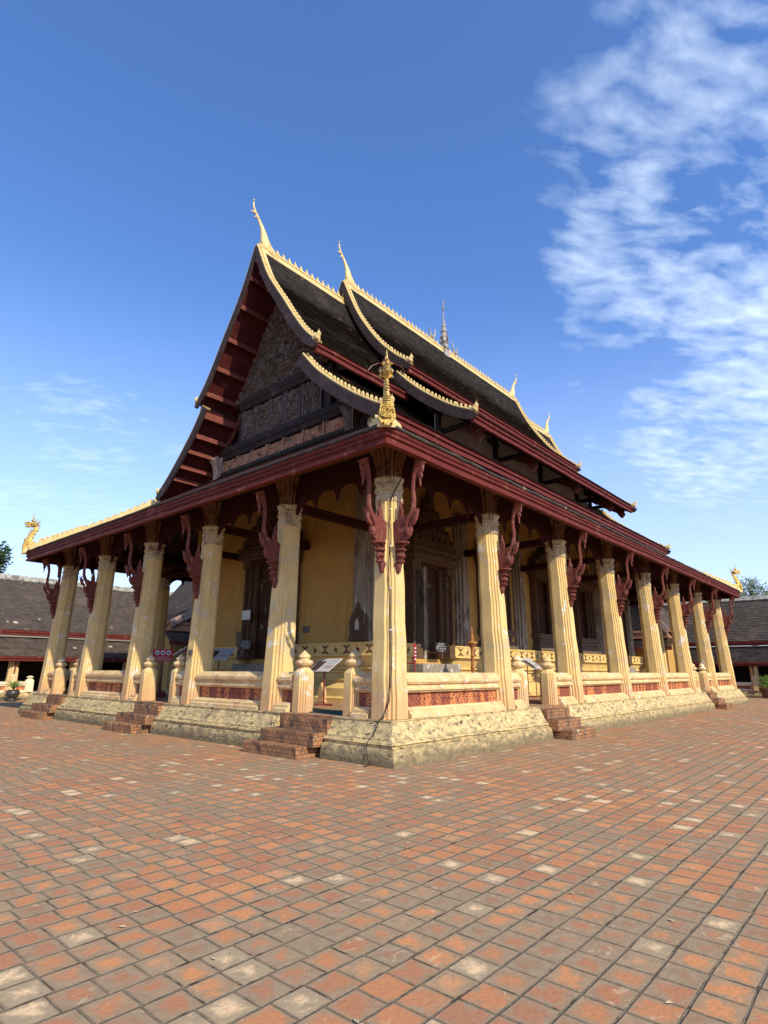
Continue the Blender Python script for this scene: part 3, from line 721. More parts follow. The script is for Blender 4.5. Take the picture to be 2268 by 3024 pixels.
# door steps of bare cement
mb = MB(); mb.T = Trt
for a, b_ in doors_r:
    mb.box(a - .35, b_ + .30, 0, .62, ZP, 1.80); mb.box(a - .05, b_ + .45, .62, .95, ZP, 1.42); mb.box(a - .2, b_ + .4, .95, 1.25, ZP, 1.05)
mb.T = Tfr
mb.box(7.1, 9.7, 0, .62, ZP, 1.80); mb.box(7.2, 9.9, .62, .95, ZP, 1.45); mb.box(7.2, 9.9, .95, 1.3, ZP, 1.08)
split(mb, 'door_step', 'cement', T, rough=.02, rs=5, bevel=.02)
def window(a, b_):
    c = (a + b_) / 2; mb = MB(); mb.T = Trt
    for s, u in ((-1, a), (1, b_)):
        for (o0, o1, d) in ((0, .12, .08), (.12, .24, .18), (.24, .36, .28)):
            u0, u1 = sorted((u + s * o0, u + s * o1)); mb.box(u0, u1, 0, d, 3.05, 5.3)
    for k, (ex, z0, z1, d) in enumerate(((.40, 5.3, 5.42, .36), (.48, 5.42, 5.55, .42), (.54, 5.55, 5.7, .46))): mb.box(a - ex, b_ + ex, 0, d, z0, z1)
    o = mb.build('window_surround', 'portal', T, rough=.012, rs=7, bevel=.01)
    ms = MB(); ms.T = Trt
    for z0, z1, ex, d in ((2.38, 2.52, .42, .40), (2.52, 2.64, .36, .34), (2.64, 2.74, .26, .28), (2.74, 2.86, .30, .32), (2.86, 2.98, .40, .38), (2.98, 3.05, .46, .42)):
        ms.box(a - ex, b_ + ex, 0, d, z0, z1)
    osl = ms.build('window_sill', 'sill', o, rough=.012, rs=7, bevel=.012); osl.matrix_parent_inverse = Matrix.Identity(4)
    mg = MB(); mg.T = Trt
    mg.box(a, a + .02, -.5, 0, 3.05, 5.3); mg.box(b_ - .02, b_, -.5, 0, 3.05, 5.3); mg.box(a, b_, -.5, 0, 5.28, 5.3); mg.box(a, b_, -.5, 0, 3.05, 3.07); mg.box(c + .02, b_, -.22, -.16, 3.05, 5.3)
    og = mg.build('window_shutter', 'leaf_door', o); og.matrix_parent_inverse = Matrix.Identity(4)
    mk = MB(); mk.T = Trt
    mk.prism([(a - .5, 5.7), (b_ + .5, 5.7), (b_ + .3, 5.95), (b_ + .35, 6.1), (b_ - .1, 6.1), (b_ - .05, 6.35), (c + .2, 6.35), (c, 6.8), (c - .2, 6.35), (a + .05, 6.35), (a + .1, 6.1), (a - .35, 6.1), (a - .3, 5.95)], lambda p, q_, t: (p, t, q_), .04, .34)
    ok = mk.build('window_crown', 'portal', o, rough=.03, rs=7); ok.matrix_parent_inverse = Matrix.Identity(4)
for a, b_ in wins_r: window(a, b_)

# ------------------------------------------------------------------ gallery roof (hipped skirt)
EX0, EX1, EY0, EY1 = -1.175, 29.32, -.93, 17.73
def zg(t): return 5.98 + .47 * t + .042 * t * t
def roof_rows(mb, path, prof, closed=False, lift=.035, jit=.010):
    """prof: fine (m, z) points top->bottom, m outward distance; sawtooth courses"""
    n = len(prof)
    for k in range(n - 1):
        (m0, z0), (m1, z1) = prof[k], prof[k + 1]
        L = sqrt((m1 - m0) ** 2 + (z1 - z0) ** 2); nx, nz = -(z1 - z0) / L, (m1 - m0) / L
        if nz < 0: nx, nz = -nx, -nz
        r0, r1, r2 = [], [], []
        for x, y, dx, dy in path:
            j = random.uniform(-jit, jit)
            e_ = lift + j
            a = (m0, z0); b_ = (m1 + nx * e_ + (m1 - m0) / L * .02, z1 + nz * e_ + (z1 - z0) / L * (.02 + j)); c = (m1 + nx * .0, z1 + nz * .0)
            for rr, (m, z) in ((r0, a), (r1, b_), (r2, c)): rr.append((x + m * dx, y + m * dy, z))
        if closed: r0.append(r0[0]); r1.append(r1[0]); r2.append(r2[0])
        K = len(r0); mb.add(r0 + r1 + r2, [(i, i + 1, K + i + 1, K + i) for i in range(K - 1)] + [(K + i, K + i + 1, 2 * K + i + 1, 2 * K + i) for i in range(K - 1)])
ring = rectpath(EX0, EX1, EY0, EY1, .42)
mb = MB(); prof = [(-4.6 + 4.66 * k / 38, zg(4.6 - 4.66 * k / 38) + .06) for k in range(39)]
roof_rows(mb, ring, prof, closed=True)
mb.build('gallery_roof', 'tiles', T)
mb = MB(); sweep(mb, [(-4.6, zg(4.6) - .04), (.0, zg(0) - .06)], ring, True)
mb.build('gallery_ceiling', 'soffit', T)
mb = MB()
sweep(mb, [(-.10, 5.66), (0, 5.655), (.035, 5.665), (.035, 5.725), (.015, 5.74), (-.005, 5.76), (-.005, 5.80), (.02, 5.815), (.04, 5.83), (.04, 5.88), (.015, 5.895), (.05, 5.93), (.06, 5.985), (-.1, 5.99)], rectpath(EX0, EX1, EY0, EY1, .5), True)
mb.build('gallery_fascia', 'red', T, rough=.016, rs=.8)
# tile edge course
mb = MB(); sweep(mb, [(-.1, 5.995), (.085, 5.995), (.10, 6.02), (.095, 6.05), (.0, 6.09)], rectpath(EX0, EX1, EY0, EY1, .25), True)
mb.build('eave_tile_edge', 'tiles', T, rough=.018, rs=6)
# rafters and wall plates under the gallery roof
mb = MB()
for t in (1.6, 2.6, 3.6): sweep(mb, [(-t - .07, zg(t) - .16), (-t + .07, zg(t) - .16), (-t + .07, zg(t) - .04)], rectpath(EX0, EX1, EY0, EY1, 3.), True)
sweep(mb, [(-.95 - .09, zg(1.) - .34), (-.95 + .09, zg(1.) - .34), (-.95 + .09, zg(1.) - .04)], rectpath(EX0, EX1, EY0, EY1, 3.), True)
split(mb, 'gallery_purlin', 'soffit', T)
mb = MB()
for i in range(1, 7):
    mb.box(i * SX - .09, i * SX + .09, .1, CY0, 5.42, 5.64)
    mb.box(i * SX - .09, i * SX + .09, CY1, LY - .1, 5.42, 5.64)
for j in range(1, 5):
    mb.box(.1, CX0, j * SY - .09, j * SY + .09, 5.42, 5.64)
    mb.box(CX1, LX - .1, j * SY - .09, j * SY + .09, 5.42, 5.64)
split(mb, 'tie_beam', 'soffit', T, bevel=.01)
# fretwork valances between the pillars
def valance(ax, a, b_, nb=5):
    if ax[0] == 'x': tr = lambda u, d, z: (.12 - d if ax == 'x-' else LX - .12 + d, u, z)
    else: tr = lambda u, d, z: (u, .12 - d if ax == 'y-' else LY - .12 + d, z)
    mb = MB(); mb.T = tr; n = 150; top = 6.25
    def zb(t):
        s = abs(2 * t - 1); base = 5.60 - .42 * s ** 3.0
        ph = (t * nb) % 1.; arch = .20 * sin(pi * ph) ** .6
        sp = .16 * max(0, 1 - abs(((t * nb + .5) % 1.) - .5) * 9)
        if t < .06 or t > .94: sp = 0
        return base - .12 + arch - sp + .022 * (abs((t * 60) % 1. - .5) - .25) * 2
    vs = []; fs = []
    for k in range(n + 1):
        t = k / n; u = a + (b_ - a) * t; z = zb(t)
        vs += [(u, -.025, z), (u, .025, z), (u, -.025, top), (u, .025, top)]
    for k in range(n):
        i = 4 * k; fs += [(i, i + 4, i + 6, i + 2), (i + 1, i + 3, i + 7, i + 5), (i, i + 1, i + 5, i + 4)]
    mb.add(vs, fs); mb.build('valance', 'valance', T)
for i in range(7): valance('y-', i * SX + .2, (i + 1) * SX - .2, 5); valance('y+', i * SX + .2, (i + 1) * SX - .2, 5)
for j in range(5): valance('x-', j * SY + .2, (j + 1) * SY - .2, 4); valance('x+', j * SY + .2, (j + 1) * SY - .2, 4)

# ------------------------------------------------------------------ main roofs
UF = [(0, 17.0), (.70, 15.47), (1.27, 14.56), (1.81, 13.78), (2.38, 12.92), (2.97, 12.12), (3.52, 11.55)]
LF = [(2.95, 11.25), (3.6, 10.50), (4.3, 9.87), (5.2, 9.16), (6.0, 8.62), (6.55, 8.31)]
UM = [(0, 18.0), (.88, 16.05), (1.92, 14.42), (2.85, 13.36), (3.62, 12.70)]
LM = [(3.04, 12.48), (3.6, 11.88), (4.25, 11.27), (5.03, 10.65), (5.65, 10.23), (6.35, 9.86)]
XF0, XF1, XM0, XM1 = 1.9, 26.15, 6.42, 21.62
def slope(name, prof, x0, x1, cap_hi=False):
    fine = catmull(prof, .14)
    n = int((x1 - x0) / .35); xs = [x0 + (x1 - x0) * k / n for k in range(n + 1)]
    o = None
    for s in (-1, 1):
        mb = MB(); path = [(x, YC, 0, s) for x in xs]
        roof_rows(mb, path, [(m, z + .03) for m, z in fine], lift=.042, jit=.010)
        o = mb.build(name, 'tiles', T)
    mu = MB()
    for s in (-1, 1):
        K = len(fine)
        mu.add([(x, YC + s * (m - .10), z - .13) for x in (x0 + .05, x1 - .05) for m, z in fine], [(i, i + 1, K + i + 1, K + i) for i in range(K - 1)])
    split(mu, 'soffit', 'verge', T)
    return o, fine
MB.SQ = True
slope('front_upper_roof', UF, XF0, XM0 + .3); slope('back_upper_roof', UF, XM1 - .3, XF1)
slope('lower_roof', LF, XF0, XF1); slope('main_upper_roof', UM, XM0, XM1); slope('main_lower_roof', LM, XM0, XM1)
def eave(prof, x0, x1, h=.26):
    m, z = prof[-1]; mb = MB()
    pf = [(m - .14, z - h - .05), (m - .03, z - h - .05), (m - .03, z - h + .03), (m - .06, z - h + .05), (m - .06, z - h + .11), (m + .0, z - h + .14), (m + .0, z - h + .21), (m - .03, z - .03), (m + .03, z - .0), (m - .14, z + .0)]
    for s in (-1, 1):
        n = 30
        mb.loft([[(x0 + (x1 - x0) * k / n, YC + s * a, b_) for a, b_ in pf] for k in range(n + 1)])
    split(mb, 'eave_fascia', 'red', T, rough=.016, rs=.8)
eave(UF, XF0 + .1, XM0 + .2, .24); eave(UF, XM1 - .2, XF1 - .1, .24); eave(LF, XF0 + .05, XF1 - .05); eave(UM, XM0 + .08, XM1 - .08); eave(LM, XM0 + .08, XM1 - .08)

def flame(h, w):
    """small flame leaf outline"""
    return [(-.5 * w, 0), (.5 * w, 0), (.42 * w, .22 * h), (.62 * w, .40 * h), (.36 * w, .44 * h), (.48 * w, .66 * h), (.18 * w, .68 * h), (.12 * w, h), (-.06 * w, .80 * h), (-.34 * w, .70 * h), (-.20 * w, .52 * h), (-.52 * w, .42 * h), (-.30 * w, .26 * h)]
def rake(prof, x, sgn, depth, tip=True):
    """bargeboard, gold coping and its row of leaves; sgn -1 board looks to -x"""
    fine = catmull(prof, .10)
    for s in (-1, 1):
        # board
        mb = MB(); P = []
        for i, (m, z) in enumerate(fine):
            a = fine[max(i - 1, 0)]; b_ = fine[min(i + 1, len(fine) - 1)]
            tx, tz = b_[0] - a[0], b_[1] - a[1]; L = sqrt(tx * tx + tz * tz); nx, nz = tz / L, -tx / L   # inward/down normal
            P.append(((m, z), (nx, nz), (tx / L, tz / L)))
        rings = []
        for i, ((m, z), (nx, nz), _) in enumerate(P):
            k = len(P) - 1 - i
            d = depth * (1. if k > 5 else (.86, .93, .97, .99, 1, 1)[k]) * (.66 + .34 * min(1, i / (len(P) * .6)) if prof[0][0] == 0 else .92 + .08 * i / len(P))
            dh = m if m < depth else None
            a = (m + .03 * -nx, z - .03 * nz); b_ = (m + nx * d, z + nz * d)
            if b_[0] < 0:
                f = m / max(1e-6, m - b_[0]); b_ = (0, z + (b_[1] - z) * 1.0)
            rings.append([(x + sgn * -.0, YC + s * a[0], a[1]), (x + sgn * .07, YC + s * a[0], a[1]), (x + sgn * .07, YC + s * b_[0], b_[1]), (x, YC + s * b_[0], b_[1])])
        # rounded nose
        (m, z), (nx, nz), (tx, tz) = P[-1]
        for f, g in ((.10, .80), (.17, .6), (.2, .35)):
            a = (m + tx * f, z + tz * f); b_ = (m + nx * depth * g + tx * f, z + nz * depth * g + tz * f)
            rings.append([(x, YC + s * a[0], a[1]), (x + sgn * .07, YC + s * a[0], a[1]), (x + sgn * .07, YC + s * b_[0], b_[1]), (x, YC + s * b_[0], b_[1])])
        mb.loft(rings); mb.build('bargeboard', 'board', T)
        # coping
        mc = MB(); sec = [(.03, .07), (-.0, .10), (-.04, .10), (-.06, .08), (-.06, .05), (-.035, .04), (-.035, .025), (-.065, .01), (-.065, -.035), (.0, -.04), (.26, -.0), (.26, .07)]
        rr = []
        PP = P
        for (m, z), (nx, nz), _ in PP:
            ring_ = []
            for dx, up_ in sec:
                mm = m - nx * up_
                if mm < 0: mm = 0
                ring_.append((x - sgn * dx * 1. if False else x + sgn * (-dx), YC + s * mm, z - nz * up_))
            rr.append(ring_)
        mc.loft(rr); cp = mc.build('gable_coping', 'goldpaint', T)
        # leaves
        ml = MB(); L = 0; nxt = .12
        for i in range(1, len(P)):
            (m, z), (nx, nz), _ = P[i]; (m0, z0), _, _ = P[i - 1]; L += sqrt((m - m0) ** 2 + (z - z0) ** 2)
            if L >= nxt:
                nxt += .185
                bm_, bz = m - nx * .08, z - nz * .08
                hh = .18
                for pts in (flame(hh, .085),):
                    ml.prism([(YC + s * bm_ + s * a * 1., bz - .03 + b_) for a, b_ in pts], lambda p, q_, t: (t, p, q_), x - sgn * .02, x - sgn * .07)
                ml.lathe([(.02, .02), (.045, .06), (.05, .10), (.02, .15)], (x - sgn * .045, YC + s * bm_, bz), 6)
        # end finial
        (m, z), (nx, nz), (tx, tz) = P[-1]
        bm_, bz = m - nx * .08, z - nz * .08
        ml.tube([(x, YC + s * (bm_ - .12), bz + .02), (x, YC + s * (bm_ + .03), bz + .05), (x, YC + s * (bm_ + .11), bz + .16), (x, YC + s * (bm_ + .10), bz + .30)], [.09, .10, .07, .015], 8)
        ml.tube([(x, YC + s * (bm_ + .02), bz + .02), (x, YC + s * (bm_ + .13), bz - .05)], [.08, .05], 8)
        ol = ml.build('coping_leaves', 'goldpaint', cp); ol.matrix_parent_inverse = Matrix.Identity(4)
rake(UF, XF0, -1, .27); rake(LF, XF0, -1, .33); rake(UM, XM0, -1, .26); rake(LM, XM0, -1, .31)
rake(UF, XF1, 1, .27); rake(LF, XF1, 1, .33); rake(UM, XM1, 1, .26); rake(LM, XM1, 1, .31)

# ridges, crest leaves and ridge finials
def ridge(x0, x1, z, gap=None, sp=.30):
    mb = MB(); sec = [(-.27, -.62), (-.24, -.60), (-.10, -.24), (-.13, -.20), (-.13, -.12), (-.09, -.10), (-.09, .02), (-.12, .05), (-.12, .11), (.12, .11), (.12, .05), (.09, .02), (.09, -.10), (.13, -.12), (.13, -.20), (.10, -.24), (.24, -.60), (.27, -.62)]
    if gap:
        ridge(x0, gap[0], z, None, sp); return ridge(gap[1], x1, z, None, sp)
    segs = [(x0, x1)]
    for a, b_ in segs:
        n = max(2, int((b_ - a) / .5)); mb.loft([[(a + (b_ - a) * k / n, YC + p, z + q_) for p, q_ in sec] for k in range(n + 1)])
    o = mb.build('ridge_cap', 'goldpaint', T, rough=.008, rs=3)
    ml = MB()
    for a, b_ in segs:
        n = int((b_ - a - .3) / sp)
        for k in range(n):
            xx = a + .35 + k * sp
            if xx > b_ - .15: break
            scroll = [(p_ * .75, q2 * .72) for p_, q2 in [(-.09, 0), (.10, 0), (.12, .06), (.07, .10), (.13, .15), (.08, .22), (.03, .18), (.05, .27), (.0, .33), (-.05, .42), (-.06, .30), (-.11, .25), (-.05, .20), (-.10, .12), (-.04, .08)]]
            ml.prism([(xx + p, z + .10 + q_) for p, q_ in scroll], lambda p, q_, t: (p, t, q_), YC - .025, YC + .025)
    ol = ml.build('ridge_crest', 'goldpaint', o); ol.matrix_parent_inverse = Matrix.Identity(4)
    return o
ZRF, ZRM = 17.0, 18.0
ridge(XF0, XM0 + .3, ZRF); ridge(XM1 - .3, XF1, ZRF); ridge(XM0, XM1, ZRM, gap=(13.78, 14.22))
def chofa(x, z, s):
    """ridge-end finial, s=-1 looks towards -x"""
    mb = MB(); pts = [(-.95, .0), (-.60, .05), (-.34, .16), (-.18, .38), (-.12, .62), (-.04, .86), (.08, 1.08), (.20, 1.26), (.31, 1.40), (.40, 1.55), (.45, 1.74), (.44, 1.98)]
    rr = [.10, .15, .21, .225, .19, .14, .095, .068, .058, .042, .034, .016]
    P = catmull(pts, .08); n = len(P)
    R_ = [rr[min(int(i / (n - 1) * (len(rr) - 1)), len(rr) - 1)] * (1 - (i / (n - 1) * (len(rr) - 1)) % 1) + rr[min(int(i / (n - 1) * (len(rr) - 1)) + 1, len(rr) - 1)] * ((i / (n - 1) * (len(rr) - 1)) % 1) for i in range(n)]
    mb.tube([(x + s * a, YC, z + b_) for a, b_ in P], R_, 10, flat=.8)
    mb.tube([(x + s * .26, YC, z + 1.38), (x + s * .42, YC, z + 1.41), (x + s * .56, YC, z + 1.37)], [.05, .045, .01], 6)
    mb.tube([(x + s * .28, YC, z + 1.34), (x + s * .34, YC, z + 1.22), (x + s * .40, YC, z + 1.20)], [.03, .022, .01], 6)
    mb.build('ridge_finial', 'goldpaint', T, smooth=True)
chofa(XF0 + .15, ZRF - .02, -1); chofa(XM0 + .15, ZRM - .02, -1); chofa(XM1 - .15, ZRM - .02, 1); chofa(XF1 - .15, ZRF - .02, 1)
# central spire with its two pairs of birds
mb = MB(); c = (14.0, YC, 17.55)
mb.loft([[(c[0] + a * w, c[1] + b_ * w, c[2] + z) for a, b_ in ((-1, -1), (1, -1), (1, 1), (-1, 1))] for w, z in ((.20, .1), (.20, .42), (.16, .46), (.15, .60), (.21, .63), (.21, .68), (.15, .72), (.14, .92), (.19, .95), (.19, 1.0), (.13, 1.02))])
mb.lathe([(.17, 1.0), (.16, 1.22), (.24, 1.27), (.22, 1.33), (.15, 1.38), (.14, 1.58), (.19, 1.62), (.15, 1.74), (.12, 1.9), (.15, 1.93), (.09, 2.02), (.07, 2.2), (.045, 2.4), (.06, 2.43), (.035, 2.5), (.03, 2.72), (.02, 2.95), (.07, 3.0), (.07, 3.05), (.02, 3.1), (.055, 3.15), (.055, 3.19), (.02, 3.24), (.04, 3.28), (.015, 3.34), (.035, 3.38), (.045, 3.46), (.004, 3.62)], c, 12)
for an in range(4):
    a = an * pi / 2 + pi / 4
    mb.prism([(p, q_) for p, q_ in flame(.35, .2)], lambda p, q_, t: (c[0] + cos(a) * .19 + p * -sin(a) + t * cos(a), c[1] + sin(a) * .19 + p * cos(a) + t * sin(a), c[2] + 1.0 + q_), 0, .04)
sp = mb.build('roof_spire', 'spire', T)
mb = MB(); mb.box(13.96, 14.04, YC - .22, YC - .17, 18.62, 18.95); o = mb.build('spire_niche', 'red', sp); o.matrix_parent_inverse = Matrix.Identity(4)
def bird(x, s):
    mb = MB(); z = ZRM + .12
    mb.tube([(x - s * .10, YC, z + .28), (x, YC, z + .24), (x + s * .12, YC, z + .30), (x + s * .18, YC, z + .45), (x + s * .17, YC, z + .60), (x + s * .24, YC, z + .66), (x + s * .32, YC, z + .62)], [.05, .10, .085, .04, .03, .045, .01], 7)
    mb.tube([(x - s * .08, YC, z + .28), (x - s * .20, YC, z + .45), (x - s * .24, YC, z + .68), (x - s * .30, YC, z + .92)], [.06, .06, .035, .008], 6)
    for w in (-.04, .04): mb.tube([(x + s * .02, YC + w, z + .2), (x + s * .02, YC + w, z - .02)], .02, 5)
    mb.build('ridge_bird', 'spire', T, smooth=True)
bird(12.95, -1) ; bird(15.05, 1)

# ------------------------------------------------------------------ pediment, purlins
XP = 3.3
def off_at(prof, z):
    for (a, b_), (c_, d_) in zip(prof, prof[1:]):
        if b_ >= z >= d_: return a + (c_ - a) * (b_ - z) / (b_ - d_)
    return prof[-1][0] if z < prof[-1][1] else prof[0][0]
def carve(y, z, amp=.13):
    p = Vector((y * 1.0, z * 1.0, 3.1))
    w = noise.noise_vector(p * 1.6) * .45
    r = abs(noise.noise((p + w) * 3.6)); r2 = abs(noise.noise((p + w * 1.4) * 8.))
    a = min(1., max(0., (r - .05) / .10)); b = min(1., max(0., (r2 - .06) / .14))
    return amp * (.75 * a + .55 * b)
mb = MB()
def tri(u, v):
    z = 11.72 + (16.2 - 11.72) * v; hw = max(.02, off_at(UF, z) - .34)
    y = YC + hw * (2 * u - 1); return (XP + .02 - carve(y, z), y, z)
mb.grid(tri, 170, 170); ped = mb.build('pediment', 'carved', T)
def panel(y0, y1, z0, z1, mat, amp=.09, n=None, x=XP):
    m_ = MB(); nu = n or max(12, int((y1 - y0) / .03)); nv = max(10, int((z1 - z0) / .03))
    m_.grid(lambda u, v: (x + .015 - carve(y0 + (y1 - y0) * u, (z0 + (z1 - z0) * v), amp) * (1 if 0 < u < 1 and 0 < v < 1 else 0), y0 + (y1 - y0) * u, z0 + (z1 - z0) * v), nu, nv)
    o_ = m_.build('carved_panel', mat, ped); o_.matrix_parent_inverse = Matrix.Identity(4); return o_
mb = MB()
mb.box(XP + .04, XP + .25, YC - 2.75, YC + 2.75, 9.75, 11.75); mb.box(XP + .04, XP + .25, YC - 4.5, YC + 4.5, 8.5, 9.8)
split(mb, 'pediment_backing', 'darkwood', ped, sub=True)
npn = 5; pw = 4.6 / npn
for k in range(npn):
    y0 = YC - 2.3 + k * pw; panel(y0 + .10, y0 + pw - .10, 10.02, 11.3, 'carved', .085)
npn = 7; pw2 = 7.3 / npn
for k in range(npn):
    y0 = YC - 3.65 + k * pw2; panel(y0 + .12, y0 + pw2 - .12, 8.98, 9.52, 'carvedo', .06)
mb = MB()
for k in range(6):
    y = YC - 2.3 + k * pw; mb.box(XP - .07, XP + .04, y - .10, y - .045, 9.98, 11.34); mb.box(XP - .07, XP + .04, y + .045, y + .10, 9.98, 11.34); mb.box(XP - .03, XP + .04, y - .045, y + .045, 9.98, 11.34)
split(mb, 'pediment_mullion', 'greyplaster2', ped, sub=True, bevel=.006)
mb = MB()
for k in range(8):
    y = YC - 3.65 + k * pw2; mb.box(XP - .06, XP + .04, y - .12, y - .06, 8.95, 9.55); mb.box(XP - .06, XP + .04, y + .06, y + .12, 8.95, 9.55); mb.box(XP - .10, XP + .04, y - .03, y + .03, 8.95, 9.55)
split(mb, 'frieze_mullion', 'carvedo', ped, sub=True, bevel=.006)
def cornice(hw, z, sc=1.):
    mb = MB()
    pf = [(XP + .04, z), (XP - .10 * sc, z), (XP - .14 * sc, z + .05), (XP - .14 * sc, z + .08), (XP - .10 * sc, z + .10), (XP - .17 * sc, z + .15), (XP - .20 * sc, z + .20), (XP - .17 * sc, z + .25), (XP - .12 * sc, z + .27), (XP + .04, z + .27)]
    n = 12; mb.loft([[(x, YC - hw + 2 * hw * k / n, q_) for x, q_ in pf] for k in range(n + 1)])
    nt_ = int(2 * hw / .095)
    for k in range(nt_):
        y = YC - hw + .095 * (k + .5)
        mb.prism([(y - .036, z + .27), (y + .036, z + .27), (y + .036, z + .34), (y, z + .41), (y - .036, z + .34)], lambda p, q_, t: (t, p, q_), XP - .16 * sc, XP - .09 * sc)
        mb.prism([(y - .036, z), (y + .036, z), (y + .02, z - .07), (y - .02, z - .07)], lambda p, q_, t: (t, p, q_), XP - .11 * sc, XP - .04 * sc)
    o_ = mb.build('pediment_cornice', 'darkwood', ped); o_.matrix_parent_inverse = Matrix.Identity(4)
cornice(2.5, 11.42); cornice(3.75, 9.60, 1.15); cornice(4.2, 8.62, 1.0)
def lotuscap(y, mat):
    mb = MB(); rings = []
    for z, r in ((8.75, .24), (8.80, .20), (9.1, .20), (9.35, .24), (9.52, .31), (9.60, .35)):
        rg = []
        for k in range(64):
            a = 2 * pi * k / 64; f = 1 / max(abs(cos(a)), abs(sin(a))) ** .8 * (1 - .16 * (1 - abs(sin(6 * a)))) 
            rg.append((XP - .08 + r * f * cos(a), y + r * f * sin(a), z + (.05 if z > 9.55 and k % 4 < 2 else 0)))
        rings.append(rg)
    mb.loft(rings); o_ = mb.build('lotus_capital', mat, ped, smooth=True); o_.matrix_parent_inverse = Matrix.Identity(4)
lotuscap(YC + 3.95, 'pinkcap'); lotuscap(YC - 3.95, 'carved')
# raking frames of the pediment
mb = MB()
for s in (-1, 1):
    rg = []
    for k in range(24):
        z = 11.7 + 4.4 * k / 23; hw = off_at(UF, z) - .34
        rg.append([(XP - .10, YC + s * (hw + .02), z), (XP - .10, YC + s * (hw - .12), z - .05), (XP + .04, YC + s * (hw - .12), z - .05), (XP + .04, YC + s * (hw + .30), z)])
    mb.loft(rg)
    rg = []
    for k in range(20):
        z = 8.7 + 2.6 * k / 19; hw = off_at(LF, z) - .42
        rg.append([(XP - .05, YC + s * hw, z), (XP - .05, YC + s * (hw - .10), z), (XP + .04, YC + s * (hw - .10), z), (XP + .04, YC + s * (hw + .3), z)])
    mb.loft(rg)
split(mb, 'rake_frame', 'redb', ped, sub=True)
mb = MB()   # dark boarding that closes the gable behind the carvings
for xg in (XP + .26, XM0 + .5, LX - XP - .26, XM1 - .5):
    big = XM0 <= xg <= XM1
    pts = [(m, z) for m, z in (UM if big else UF)] 
    lo = (LM if big else LF)
    poly = [(YC + s * max(m - .12, 0), z - .12) for s, seq in ((-1, pts), (1, pts[::-1])) for m, z in seq]
    poly = poly[1:] if poly[0][0] == poly[-1][0] else poly
    mb.prism(poly, lambda p, q_, t: (t, p, q_), xg, xg + .06)
    if big: continue
    poly = [(YC + s * (m - .14), z - .14) for s, seq in ((-1, lo), (1, lo[::-1])) for m, z in seq]
    mb.prism(poly, lambda p, q_, t: (t, p, q_), xg + .002, xg + .062)
split(mb, 'gable_boarding', 'darkwood', T)
# purlins under the verge
mb = MB()
for s in (-1, 1):
    for prof, lst, w in ((UF, (15.9, 14.9, 13.8, 12.8, 11.95), .10), (LF, (11.0, 10.35, 9.85, 9.35, 8.95), .11)):
        for i, z in enumerate(lst):
            m = off_at(prof, z)
            big = (i == 0 and prof is LF)
            ww = .16 if big else w * (.7 if i % 2 == 0 else 1)
            mb.box(XF0 + .0, XP + .2, YC + s * (m - .22) - ww / 2 * 1.0, YC + s * (m - .22) + ww / 2, z - .27, z - .08 + (.1 if big else 0))
            mb.box(XF1 - 1.6, XF1, YC + s * (m - .30) - ww / 2 * 1.0, YC + s * (m - .30) + ww / 2, z - .34, z - .12)
split(mb, 'verge_purlin', 'redb', T, bevel=.008)

# ------------------------------------------------------------------ clerestory under the main roof
mb = MB()
for s in (-1, 1):
    y = YC + s * 4.3; mb.box(XM0 + .8, XM1 - .8, min(y, y - s * .12), max(y, y - s * .12), 9.5, 11.15)
split(mb, 'clerestory_wall', 'whiteplaster', T)
mb = MB(); bk = MB()
for s in (-1, 1):
    y = YC + s * 4.32
    for x in [SX * i - .5 for i in range(2, 6)] + [XM1 - .35]:
        mb.box(x - .45, x - .27, min(y, y + s * .14), max(y, y + s * .14), 9.5, 11.1)
        mb.box(x - .9, x - .1, min(y, y + s * .10), max(y, y + s * .10), 10.65, 10.82)
        mb.box(x - .08, x + .08, min(y, y + s * 1.55), max(y, y + s * 1.55), 10.02, 10.18)
        pts = [(4.9, 10.02), (6.05, 10.02), (6.12, 9.72), (5.98, 9.62), (6.04, 9.45), (5.86, 9.28), (5.78, 9.34), (5.62, 9.6), (5.2, 9.85)]
        bk.prism(pts, lambda p, q_, t: (t, YC + s * p, q_), x - .06, x + .06)
split(mb, 'clerestory_beam', 'darkwood', T); split(bk, 'clerestory_bracket', 'redb', T)

MB.SQ = False
# ------------------------------------------------------------------ hips and nagas
def hip(cx, cy, dx, dy, t1=4.3):
    """gold hip ridge from the eave corner inwards (dx,dy point inwards)"""
    D = Vector((dx, dy, 0)); Ln = D.length; S = Vector((-dy, dx, 0)).normalized()
    def P(t, side=0., up_=0.): return tuple(Vector((cx + dx * t, cy + dy * t, zg(t) + .10 + up_)) + S * side)
    mb = MB(); sec = [(-.17, -.10), (-.15, .05), (-.09, .09), (-.09, .17), (-.05, .21), (.05, .21), (.09, .17), (.09, .09), (.15, .05), (.17, -.10)]
    mb.loft([[P(-.08 + t1 * k / 10, a, b_) for a, b_ in sec] for k in range(11)])
    o = mb.build('hip_ridge', 'goldpaint', T)
    ml = MB(); t = .30; k = 0
    while t < t1 - .3:
        hh = .15 if k > 8 else .22
        pts = flame(hh, .20)
        ml.prism(pts, lambda p, q_, w: P(t - p / Ln, w, .19 + q_), -.025, .025)
        t += .125 if k <= 8 else .19; k += 1
    ol = ml.build('hip_crest', 'goldpaint', o); ol.matrix_parent_inverse = Matrix.Identity(4)
    return P, D.normalized(), S
